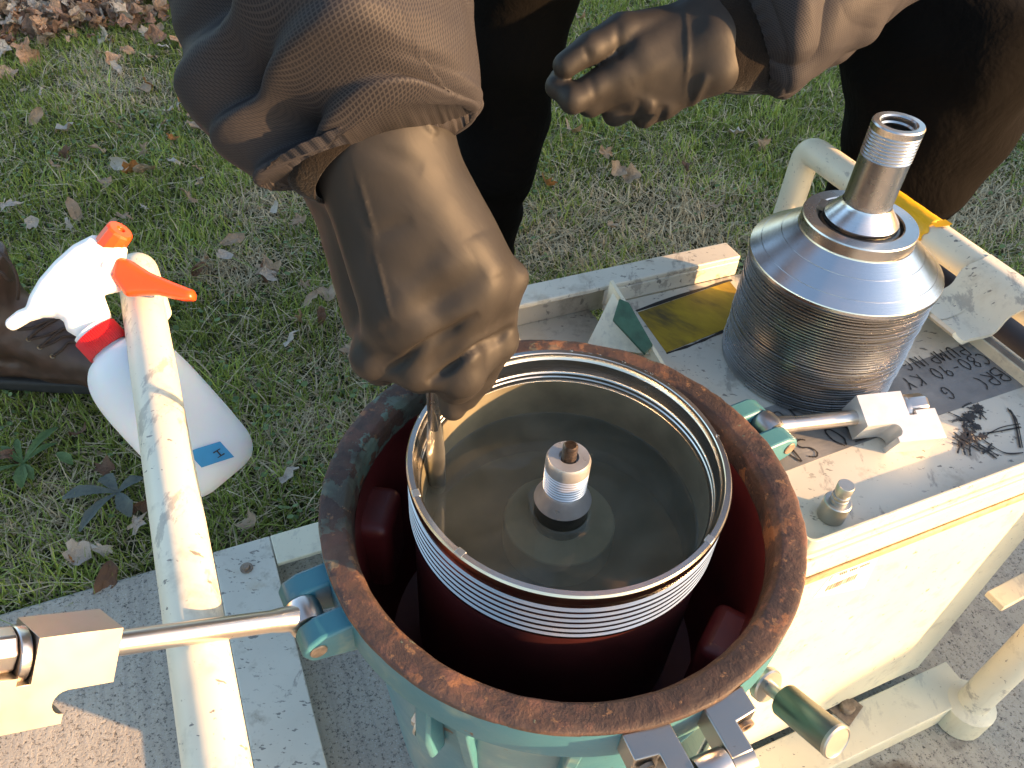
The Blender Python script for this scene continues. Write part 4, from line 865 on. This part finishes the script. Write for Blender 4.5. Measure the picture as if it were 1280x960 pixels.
# sleeves -----------------------------------------------------------
def ridge(x): return 1-2*np.abs(x-np.floor(x)-.5)
def cl1(th, s, P):
    n1 = vnoise(P*16+7); n2 = vnoise(P*34+2)
    d = .0075*(n1-.5)+.004*(n2-.5)
    d = d+.012*np.exp(-((th-5.07)/.32)**2)-.027*np.exp(-((th-4.08)/.52)**2)+.0009*np.exp(-((th-(5.0+1.1*(s-.2)))/.022)**2)
    w = np.exp(-((th-4.1)/.75)**2)
    for s0, sl, a, wd in ((.84, .10, .010, .035), (.76, .12, -.011, .035), (.66, .16, .010, .035), (.58, .18, -.010, .04), (.46, .15, .008, .04), (.38, .12, -.009, .05)):
        d = d+a*w*np.exp(-((s-s0+sl*(th-4.1)*.5)/wd)**2)
    w2 = np.exp(-((th-5.3)/.6)**2)
    for s0, sl, a, wd in ((.80, -.10, .0045, .03), (.72, -.14, -.004, .03), (.50, .2, .004, .04), (.62, .1, -.003, .03)):
        d = d+a*.55*w2*np.exp(-((s-s0+sl*(th-5.3)*.5)/wd)**2)
    d = d+.0012*ridge(s*5+th*1.2+n1*3)
    g = np.clip((s-.84)/.14, 0, 1); d = d*(1-.85*g)+g*(.0009*np.sin(th*46+9*n2)+.0009*np.sin(th*17+7*n1))
    return d
e1 = [(D(60, -330, .47), D(470, -380, .47), .9), (D(140, -200, .425), D(540, -220, .425), .85), (D(205, -5, .415), D(576, -10, .415), 1.25), (D(231, 72, .412), D(592, 70, .410), 1.20), (D(242, 138, .412), D(598, 112, .408), 1.02), (D(278, 186, .414), D(600, 128, .408), .74), (D(322, 226, .414), D(593, 138, .408), .58), (D(334, 229, .415), D(582, 140, .410), .52)]
loft('sleeve', e1, M['ripstop'], wk, 240, 240, cl1, .0012, [(0, 0), (.5, .0), (1, .10)])
def cu(th, s, P): return .0010*np.sin(th*60)*.5+.0016*(vnoise(P*60)-.5)
loft('knit_cuff', [(D(362, 205, .420), D(545, 105, .420), .44), (D(364, 224, .420), D(545, 118, .420), .46), (D(372, 236, .420), D(550, 126, .419), .52), (D(396, 245, .423), D(548, 140, .420), .56)], M['knit'], wk, 120, 40, cu, .0025, [(0, .1), (1, .32)])
def cl2(th, s, P):
    n1 = vnoise(P*13+17); n2 = vnoise(P*30+12)
    d = .014*(n1-.5)+.006*(n2-.5)+.012*(np.abs(vnoise(P*np.array([22, 22, 30.])+5)-.5)*2-.4)+.004*ridge(s*3.2+th*.45+1.6*n1)*np.clip(s*4, 0, 1)*np.clip((1-s)*1.5, 0, 1)
    g = np.clip((.12-s)/.12, 0, 1); return d*(1-.7*g)+g*(.0020*np.sin(th*26+5*n2))
e2 = [(D(895, -22, .79), D(956, 108, .79), .8), (D(908, -35, .79), D(972, 112, .79), .9), (D(930, -60, .79), D(998, 108, .79), 1.), (D(965, -95, .795), D(1050, 78, .795), 1.), (D(1010, -140, .80), D(1125, 12, .80), 1.), (D(1060, -210, .82), D(1210, -70, .82), 1.), (D(1090, -330, .88), D(1290, -220, .88), 1.)]
loft('sleeve', e2, M['ripstop'], wk, 220, 220, cl2, .0012)
loft('knit_cuff', [(D(868, -18, .78), D(893, 106, .78), .72), (D(880, -20, .782), D(908, 110, .782), .74), (D(898, -22, .785), D(930, 112, .785), .76), (D(915, -22, .79), D(955, 110, .79), .76)], M['knit'], wk, 120, 40, cu, .0025)
# trousers ----------------------------------------------------------
kR = np.array([.585, 1.135, .585]); aR = np.array([.515, 1.145, GZ+.06]); kL = np.array([-.018, 1.31, .80]); aL = np.array([-.095, 1.39, GZ+.06])
hR = np.array([.43, 1.52, .82]); hL = np.array([.18, 1.53, .94])
def trou(P):
    d = cone(P, kR, aR, .110, .072)
    d = smin(d, cone(P, kR+np.array([-.02, 0, .01]), hR, .112, .15), .05)
    d = smin(d, smin(cone(P, kL, aL, .096, .074), cone(P, kL, hL, .10, .15), .05), .06)
    d = smin(d, cone(P, hR, hL, .155, .155), .05)
    d = smin(d, cone(P, (.30, 1.46, .80), (.30, 1.36, .95), .16, .15), .05)
    w = vnoise(P*np.array([8, 8, 14.])+1); w2 = vnoise(P*np.array([18, 18, 30.])+4)
    return d+.030*(w-.5)+.014*(w2-.5)
sdf('trousers', trou, (-.30, .98, GZ+.02), (.84, 1.72, 1.12), .011, M['pants'], wk, 2)
for a, t in ((aR, (.03, -.20)), (aL, (-.02, -.20))):
    def bf(P, a=a, t=t):
        h = np.array([a[0], a[1]+.04, GZ+.05]); b = np.array([a[0]+t[0], a[1]+t[1], GZ+.045])
        d = smin(cone(P, h, b, .048, .046), cone(P, h, np.array([a[0], a[1]+.02, GZ+.16]), .05, .055), .03); return smax(d, GZ+.012-P[..., 2], .006)
    sdf('work_boot', bf, (a[0]-.12, a[1]-.32, GZ-.02), (a[0]+.14, a[1]+.14, GZ+.24), .008, M['rubber'], wk, 2)
# jacket body, and the body it clothes, above the picture
shR = np.array([-.02, .98, 1.20]); shL = np.array([.46, 1.02, 1.20])
elR = (D(60, -330, .47)+D(470, -380, .47))/2; elL = (D(1090, -330, .88)+D(1290, -220, .88))/2
def jac(P):
    d = cone(P, (.29, 1.36, .93), (.23, 1.05, 1.18), .165, .17); d = smin(d, cone(P, shR, shL, .095, .095), .06)
    d = smin(d, cone(P, shR, elR, .09, .078), .05); d = smin(d, cone(P, shL, elL, .09, .065), .05)
    return d+.02*(vnoise(P*14)-.5)
sdf('jacket', jac, (-.4, .3, .78), (.8, 1.6, 1.42), .014, M['jacket'], wk, 2)
hc_ = np.array([.20, .93, 1.40])
def body(P):
    d = cone(P, (.29, 1.40, .88), (.23, 1.06, 1.16), .12, .125); d = smin(d, cone(P, shR, shL, .055, .055), .05)
    d = smin(d, cone(P, (.22, 1.02, 1.22), hc_, .058, .055), .03); d = smin(d, np.linalg.norm((P-hc_)/np.array([.78, .95, 1.12]), axis=-1)-.105, .02)
    d = smin(d, cone(P, hc_+[0, -.095, -.005], hc_+[0, -.115, -.032], .012, .016), .012); d = smin(d, cone(P, hc_+[0, -.07, -.09], hc_+[0, -.085, -.105], .03, .025), .03)
    for s in (-1, 1):
        d = smax(d, -(np.linalg.norm(P-(hc_+[s*.035, -.115, .012]), axis=-1)-.016), .01); d = smin(d, np.linalg.norm(P-(hc_+[s*.034, -.090, .010]), axis=-1)-.014, .003)
        d = smin(d, cone(P, hc_+[s*.086, 0, .02], hc_+[s*.090, .005, -.02], .012, .009), .006)
    d = smax(d, -cone(P, hc_+[-.022, -.117, -.062], hc_+[.022, -.117, -.062], .004, .004), .004)
    for a, b, r in ((shR, elR, .045), (shL, elL, .045), (elR, G1['w'][1], .034), (elL, G2['w'][1], .034), (hR, kR, .07), (hL, kL, .07), (kR, aR, .05), (kL, aL, .05), (hR, hL, .1), (hR, (.29, 1.4, .88), .1)): d = smin(d, cone(P, a, b, r, r*.8), .03)
    return d
sdf('body', body, (-.35, .25, GZ), (.8, 1.68, 1.56), .011, M['skin'], wk, 2)
def hair(P): return smax(np.linalg.norm((P-hc_-[0, .01, .012])/np.array([.80, .97, 1.12]), axis=-1)-.112, np.minimum(hc_[2]+.045-P[..., 2], -(P[..., 1]-hc_[1]-.0)), .01)+.006*(vnoise(P*60)-.5)
sdf('hair', hair, hc_-.17, hc_+.18, .009, M['hair'], wk, 1)
# ------------------------------------------------------------------ brown boot at the left edge
bo = np.array([-.818, 1.075, GZ+.004]); B = lambda x, y, z: bo+np.array([x, y, z])
bt = thing('work_boot', bo, 'brown leather lace-up work boot standing on the grass at the left edge', 'boot')
def boot(P):
    q = P-bo
    d = chain(q*np.array([1, 1, 1]), [(-.13, 0, .055), (-.02, 0, .048), (.06, 0, .046), (.105, 0, .044)], [.040, .040, .046, .043], .03)
    d = smin(d, cone(q, (-.110, 0, .07), (-.105, 0, .27), .050, .060), .03); d = smin(d, cone(q, (-.10, 0, .155), (.025, 0, .070), .046, .043), .03)
    d = smin(d, cone(q, (.03, -.022, .06), (-.10, -.03, .125), .022, .03), .01)
    toe = np.abs(cone(q, (.045, -.06, .02), (.045, .06, .10), .0, .0))-.0015
    w = wrinkle(P*np.array([1.6, 1, 1]), 26, .004)
    return smax(smax(d, .018-q[..., 2], .004)+w*.8+.003*(vnoise(P*60)-.5), q[..., 2]-.27, .004)
V, Q = surfnet(boot, bo+[-.24, -.11, 0], bo+[.18, .11, .29], .0042); V = relax(V, Q, 2)
fl = [(B(.058, -.075, .10), B(.045, -.05, .02), .0045, .0035), (B(.052, -.05, .045), B(-.12, -.06, .055), .004, .003), (B(-.10, -.05, .05), B(-.05, -.05, .10), .008, -.003), (B(-.14, -.05, .09), B(-.06, -.05, .07), .008, -.004)]
V = push(V, Q, fl); mk('upper', V, Q, M['leather'], bt, sharp=180)
def bsole(P):
    q = P-bo; f = np.minimum(cone(q*[1, 1, 0], (-.13, 0, 0), (.0, 0, 0), .043, .040), cone(q*[1, 1, 0], (.0, 0, 0), (.108, 0, 0), .040, .050)); f = smin(cone(q*[1, 1, 0], (-.13, 0, 0), (.0, 0, 0), .043, .040), f, .02)
    return smax(f, np.abs(q[..., 2]-.011)-.013, .004)
sdf('sole', bsole, bo+[-.2, -.08, -.01], bo+[.18, .08, .04], .004, M['sole'], bt, 1)
eye = [(36, 424), (50, 434), (66, 445)]; oth = [(80, 408), (96, 421), (104, 434)]
from mathutils.bvhtree import BVHTree
tree = BVHTree.FromPolygons([tuple(v) for v in V], [tuple(int(i) for i in f) for f in Q])
def hit(u, v, off=.002):
    r = nrm(ray(u, v)); h = tree.ray_cast(Vector(CAMP), Vector(r)); return (np.array(h[0])+np.array(h[1])*off, np.array(h[1])) if h[0] is not None else (D(u, v, 1.38), -r)
for e in eye:
    p, n = hit(*e, .0005); MB().lathe([(.0022, -.001), (.0046, -.001), (.0046, .001), (.0038, .0018), (.0024, .001)], p, n, 18, closed=True).build('eyelet', M['brass'], bt)
def lace(px, r=.0024, off=.003):
    pts = [hit(*p, off+(.002 if 0 < i < len(px)-1 else -.001))[0] for i, p in enumerate(px)]; MB().tube(catmull(pts, 22), r, 8).build('lace', M['lace'], bt)
lace([(36, 424), (52, 421), (66, 416), (84, 409)]); lace([(50, 434), (66, 428), (80, 421), (97, 421)]); lace([(66, 445), (78, 437), (88, 428), (104, 432)]); lace([(22, 412), (40, 410), (56, 404), (74, 398)])
lace([(50, 434), (62, 424), (76, 414), (84, 409)]); lace([(36, 424), (46, 415), (58, 407), (70, 400)])
MB().tube(catmull([D(-6, 312, 1.29), D(8, 322, 1.285), D(20, 342, 1.29), D(23, 362, 1.30), D(22, 374, 1.315)], 24), .0026, 8).build('lace', M['lace'], bt)
MB().tube(catmull([D(-8, 338, 1.29), D(3, 342, 1.29), D(10, 350, 1.30), D(14, 352, 1.31)], 14), .0026, 8).build('lace', M['lace'], bt)
# black rubber piece under the right pipe
br = L(.80, .12, .30); rb = thing('rubber_hose', br-EZ*.05, 'thick black rubber hose seen below the right pipe behind the tray', 'hose')
MB().tube([L(.76, .30, .31), L(.765, .16, .305), L(.77, .0, .30), L(.775, -.2, .29)], .048, 40).build('hose', M['rubber'], rb)
for k in range(2): MB().tube([L(.765, .19-.2*k, .3055), L(.7655, .175-.2*k, .305)], .0505, 40).build('hose_rib', M['rubber'], rb)
# ------------------------------------------------------------------ grass, clover, weeds, fallen leaves
def mesh_tint(name, V, Fc, col, mat, kind='stuff'):
    o = mk(name, V, Fc, mat, None, sharp=None); a = o.data.color_attributes.new('tint', 'FLOAT_COLOR', 'POINT')
    a.data.foreach_set('color', np.c_[col, np.ones(len(col))].astype(np.float32).ravel()); tag(o, kind=kind); return o
def vloc(x, y): return -(x-O[0])*EU[1]+(y-O[1])*EU[0]
def field_pts(n, rmax=3.9):
    r = .62+ (rmax-.62)*RNG.random(n)**.85; a = RNG.uniform(-1.0, .80, n); x = r*np.sin(a); y = r*np.cos(a)
    m = vloc(x, y) > .474+.012*(vnoise(np.c_[x*30, y*30, x*0])-.5)*2; return x[m], y[m]
GB = GZ-.026
def dry(x, y):
    P = np.c_[x*2.6, y*2.6, 0*x+2]; n = vnoise(P)*.6+vnoise(P*2.7)*.4
    d = np.zeros_like(x)
    for (u, v, r) in ((840, 275, .34), (700, 290, .22), (420, 440, .22), (400, 520, .18), (60, 640, .14), (1235, 250, .26), (330, 250, .10), (110, 90, .22), (300, 330, .12), (1150, 240, .2)):
        c = Z(u, v, GZ); d = np.maximum(d, np.exp(-((x-c[0])**2+(y-c[1])**2)/r**2))
    return np.clip(d*1.1+(n-.56)*1.6, 0, 1)
def blades(n, h0, w0, name, lean=.6, dryp=None, colg=None, rmax=3.9):
    x, y = field_pts(n, rmax); m = len(x); dr = dry(x, y); cl = vnoise(np.c_[x*9, y*9, 0*x])
    isd = RNG.random(m) < (dr*.9+.14 if dryp is None else dryp)
    h = h0*(.45+.9*RNG.random(m))*(.7+.6*cl)*np.where(isd, .85, 1.); r = np.hypot(x, y); w = w0*(.7+.6*RNG.random(m))*(.8+.22*r)
    a = RNG.uniform(0, 6.283, m); ln = lean*(.3+RNG.random(m))*np.where(isd, 1.9, 1.)
    dx, dy = np.cos(a), np.sin(a); b = a+RNG.normal(0, .5, m)+1.57; sx, sy = np.cos(b)*w/2, np.sin(b)*w/2
    def lv(f, k): off = ln*h*f**1.7; hz = h*(f-.22*ln*f*f); hz = np.maximum(hz, .003); return np.stack([x+dx*off+sx*k, y+dy*off+sy*k, GB+hz*np.clip(1.2-.28*ln, .25, 1)], 1)
    V = np.stack([lv(0, 1), lv(0, -1), lv(.5, .85), lv(.5, -.85), lv(1, .08), lv(1, -.08)], 1).reshape(-1, 3)
    i = np.arange(m)[:, None]*6; Q = np.concatenate([i+np.array([[0, 1, 3, 2]]), i+np.array([[2, 3, 5, 4]])])
    t = RNG.random((m, 1)); t2 = (cl[:, None]-.3)
    g = np.array([.075, .115, .030])*(1-t)+np.array([.165, .215, .062])*t; g = g*np.array([1.95, 1.80, 1.22])*(.75+.6*np.clip(t2, 0, 1)); g = g+np.array([.03, .02, 0])*RNG.random((m, 1))
    s = np.array([.34, .265, .15])*(1-t)+np.array([.60, .49, .31])*t
    c = np.where(isd[:, None], s, g); c = np.repeat(c, 6, 0); c = c*np.tile(np.array([.55, .55, .95, .95, 1.1, 1.1]), m)[:, None]**0
    return mesh_tint(name, V, Q, c, M['blade'])
blades(240000, .034, .0026, 'grass')
blades(26000, .060, .0028, 'dry_grass', 1.5, .85)
# clover and small broad leaves
x, y = field_pts(26000, 3.4); n_ = vnoise(np.c_[x*4, y*4, 0*x+9]); k_ = RNG.random(len(x)) < np.clip((n_-.5)*2.0, .02, .5)*(1-dry(x, y)*.8); x, y = x[k_], y[k_]; m = len(x)
s = RNG.uniform(.003, .0075, m); zz = GB+RNG.uniform(.012, .036, m); a = RNG.uniform(0, 6.28, m); V = []
tx = RNG.normal(0, .35, (m, 2))
for k in range(6):
    q = a+k*math.pi/3; cx, cy = np.cos(q)*s, np.sin(q)*s*(.75); V.append(np.stack([x+cx, y+cy, zz+tx[:, 0]*cx+tx[:, 1]*cy], 1))
V = np.stack(V, 1).reshape(-1, 3); i = np.arange(m)[:, None]*6; Q = np.concatenate([i+[[0, 1, 2, 3]], i+[[0, 3, 4, 5]]])
t = RNG.random((m, 1)); c = np.repeat(np.array([.07, .115, .036])*(1-t)+np.array([.14, .20, .075])*t, 6, 0); mesh_tint('clover', V, Q, c, M['blade'])
# leaf shapes: lobed, cupped and curled
def leaf_shape(kind, seed, flat=False):
    rg = np.random.default_rng(seed); nr = 5; ns = 16; V = [(0, 0, 0)]; cu1, cu2 = rg.normal(0, .6), rg.uniform(.3, 1.1)
    for j in range(1, nr):
        f = j/(nr-1)
        for i in range(ns):
            t = 2*math.pi*i/ns
            if kind == 'oak': r = .5*(.62+.26*math.cos(5*t)+.08*rg.normal()); ex, eyy = 1.3, .85
            elif kind == 'maple': r = .5*(.66+.30*abs(math.cos(2.5*t))+.06*rg.normal()); ex, eyy = 1.05, 1.05
            else: r = .5*(.9+.05*rg.normal()); ex, eyy = 1.35, .62
            px, py = math.cos(t)*r*f*ex, math.sin(t)*r*f*eyy
            V.append((px, py, cu1*px*px+cu2*py*py*1.6+.10*math.sin(px*9+seed)*f+.05*rg.normal()*f))
    V = np.array(V)
    Fc = [(0, 1+i, 1+(i+1) % ns) for i in range(ns)]+[(1+j*ns+i, 1+(j+1)*ns+i, 1+(j+1)*ns+(i+1) % ns, 1+j*ns+(i+1) % ns) for j in range(nr-2) for i in range(ns)]
    return V, Fc
KIND = [('tan', (.46, .34, .23), (.31, .21, .135), 'curled pale tan dry leaf lying on the lawn', 'pale tan leaves on the lawn'), ('grey', (.58, .50, .41), (.40, .33, .27), 'bleached greyish dry leaf lying on the lawn', 'bleached grey leaves on the lawn'),
        ('brown', (.20, .11, .065), (.12, .065, .04), 'dark brown crumpled leaf lying on the lawn', 'dark brown leaves on the lawn'), ('orange', (.42, .20, .06), (.30, .12, .04), 'orange-brown dry leaf lying on the lawn', 'orange leaves on the lawn')]
proto = []
for k, (nm, c1, c2, lab, grp) in enumerate(KIND):
    mt = leafy('leaf_'+nm, c1, c2)
    for q, kd in enumerate(('oak', 'maple', 'oval')):
        V, Fc = leaf_shape(kd, 10*k+q); me = bpy.data.meshes.new('fallen_leaf'); me.from_pydata([tuple(v) for v in V], [], Fc); me.update(); finish(me, 70); me.materials.append(mt); proto.append((k, me))
def put_leaf(P, s, k):
    me = [p[1] for p in proto if p[0] == k][RNG.integers(0, 3)]
    o = bpy.data.objects.new('fallen_leaf', me); COL.objects.link(o); o.location = [float(v) for v in P]; o.scale = (s, s, s*RNG.uniform(.7, 1.2))
    o.rotation_euler = (RNG.normal(0, .5), RNG.normal(0, .5), RNG.uniform(0, 6.28)); 
    fp = np.asarray(P)-CAMP; dd = fp@FW; uu = 640+F*(fp@CAMR)/dd; vv = 480-F*(fp@CAMU)/dd
    place = ('beside the leaf heap' if uu < 260 and vv < 75 else 'beside the brown boot' if uu < 130 and 270 < vv < 540 else 'beside the pavement edge' if vv > 540 else 'left of the dark sleeve' if uu < 260 and vv < 190 else 'near the spray bottle head' if uu < 260 else
             'between the spray bottle and the gloved hand' if uu < 470 else 'between the black trouser legs' if 640 < uu < 1010 and vv < 150 else 'below the raised glove' if 640 < uu < 960 and vv < 300 else 'right of the trouser legs' if uu > 1000 else 'behind the tray')
    size = 'small' if s < .036 else 'large' if s > .047 else 'mid-sized'
    lab = size+' '+KIND[k][3].replace('lying on the lawn', '')+place; tag(o, lab, 'leaf', size+' '+KIND[k][4].replace('on the lawn', place))
hand = [(180, 187, .040, 0), (92, 262, .040, 0), (335, 335, .060, 0), (185, 105, .036, 3), (68, 207, .034, 0), (345, 260, .028, 1), (258, 325, .036, 0), (215, 200, .034, 1), (715, 163, .046, 0), (757, 190, .046, 0), (772, 212, .044, 0), (685, 228, .044, 3), (150, 205, .05, 1), (120, 185, .034, 0), (235, 245, .04, 0), (45, 145, .04, 0), (280, 320, .03, 1), (305, 185, .03, 0), (10, 255, .04, 1), (140, 280, .03, 0), (215, 172, .03, 3), (240, 155, .03, 0), (290, 300, .04, 0), (920, 165, .05, 1), (955, 180, .05, 0), (860, 205, .04, 2), (100, 540, .03, 2), (15, 570, .03, 2), (130, 585, .03, 2), (335, 345, .035, 1), (1230, 190, .03, 0)]
for u, v, s, k in hand: put_leaf(Z(u, v, GZ+.012), s*1.25, k)
x, y = field_pts(2600, 3.7); den = np.where(x < -.1, .9, .35)*np.clip(vnoise(np.c_[x*3, y*3, 0*x+4])*2-.55, .03, 1); k_ = RNG.random(len(x)) < den*.6; x, y = x[k_][:265], y[k_][:265]
for px, py in zip(x, y): put_leaf((px, py, GZ+RNG.uniform(.0, .014)), RNG.uniform(.028, .058), int(RNG.choice(4, p=[.42, .26, .22, .10])))
# the heap of leaves at the far left, too many to count
Vs = []; Fs = []; Cs = []; nb = 0; shp = [leaf_shape(kd, 50+q) for q, kd in enumerate(('oak', 'maple', 'oval', 'maple'))]
pal = np.array([(.40, .28, .19), (.46, .36, .28), (.30, .16, .10), (.50, .28, .16), (.20, .12, .08), (.52, .42, .33)])
heap = [(Z(u, v, GZ)) for u, v in ((-60, 5), (20, 8), (90, 2), (150, -4), (60, -40), (170, -40), (220, -60), (-100, -60), (0, -90), (130, -110))]
for k in range(2600):
    c = heap[RNG.integers(0, len(heap))]; p = c+np.r_[RNG.normal(size=2)*.21, 0]; V, Fc = shp[RNG.integers(0, 4)]; s = RNG.uniform(.03, .075)
    Rm = np.array(Matrix.Rotation(RNG.uniform(0, 6.28), 3, 'Z') @ Matrix.Rotation(RNG.normal(0, .7), 3, 'X') @ Matrix.Rotation(RNG.normal(0, .7), 3, 'Y'))
    Vs.append(V@Rm.T*s+np.array([p[0], p[1], GZ+RNG.uniform(-.01, .05)])); Fs += [tuple(i+nb for i in f) for f in Fc]; nb += len(V); Cs.append(np.tile(pal[RNG.integers(0, 6)]*RNG.uniform(.95, 1.5), (len(V), 1)))
mesh_tint('leaf_litter', np.concatenate(Vs), Fs, np.concatenate(Cs), M['litter'])
# broad-leaved weed by the pavement
def strap_leaf(par, P, dirv, ln, w, mat, droop=.5, name='leaf'):
    d = nrm(dirv*np.array([1, 1, 0])); s = np.array([-d[1], d[0], 0]); V = []; n = 12
    for i in range(n+1):
        f = i/n; c = P+d*ln*f+EZ*(ln*(.55*f-droop*1.3*f*f)); ww = w*(math.sin(math.pi*min(1, .10+.86*f))**.8)*(.35+.75*f if f < .6 else 1.05-.3*(f-.6))
        V += [c+s*ww/2+EZ*ww*.18, c-EZ*ww*.05, c-s*ww/2+EZ*ww*.18]
    return mk(name, V, [q for i in range(n) for q in ((3*i, 3*i+1, 3*i+4, 3*i+3), (3*i+1, 3*i+2, 3*i+5, 3*i+4))], mat, par, sharp=80)
wp = Z(30, 582, GZ); wd = thing('weed', wp, 'green broad-leaved weed growing in the grass near the left edge', 'weed')
for u, v, ln, w in ((70, 545, .085, .022), (-5, 600, .09, .018), (62, 565, .06, .016), (20, 540, .06, .014), (-10, 570, .075, .014), (30, 620, .06, .026), (45, 605, .05, .02), (0, 560, .06, .013)): strap_leaf(wd, wp+EZ*.004, Z(u, v, GZ)-wp, ln, w, M['plant'], .35)
wp2 = Z(75, 575, GZ)+EZ*.018; strap_leaf(wd, wp2, Z(95, 590, GZ)-wp2, .045, .022, M['plant'], .4)
wp = Z(150, 622, GZ); wd2 = thing('withered_weed', wp, 'withered grey-green weed lying flat beside the pipe and the pavement', 'weed'); wm = leafy('withered_leaf', (.085, .095, .085), (.12, .13, .10))
for u, v, ln, w in ((95, 628, .085, .030), (130, 600, .05, .03), (105, 668, .085, .022), (170, 660, .06, .03), (170, 610, .045, .026)): strap_leaf(wd2, wp+EZ*.012, Z(u, v, GZ)-wp, ln, w, wm, .42)
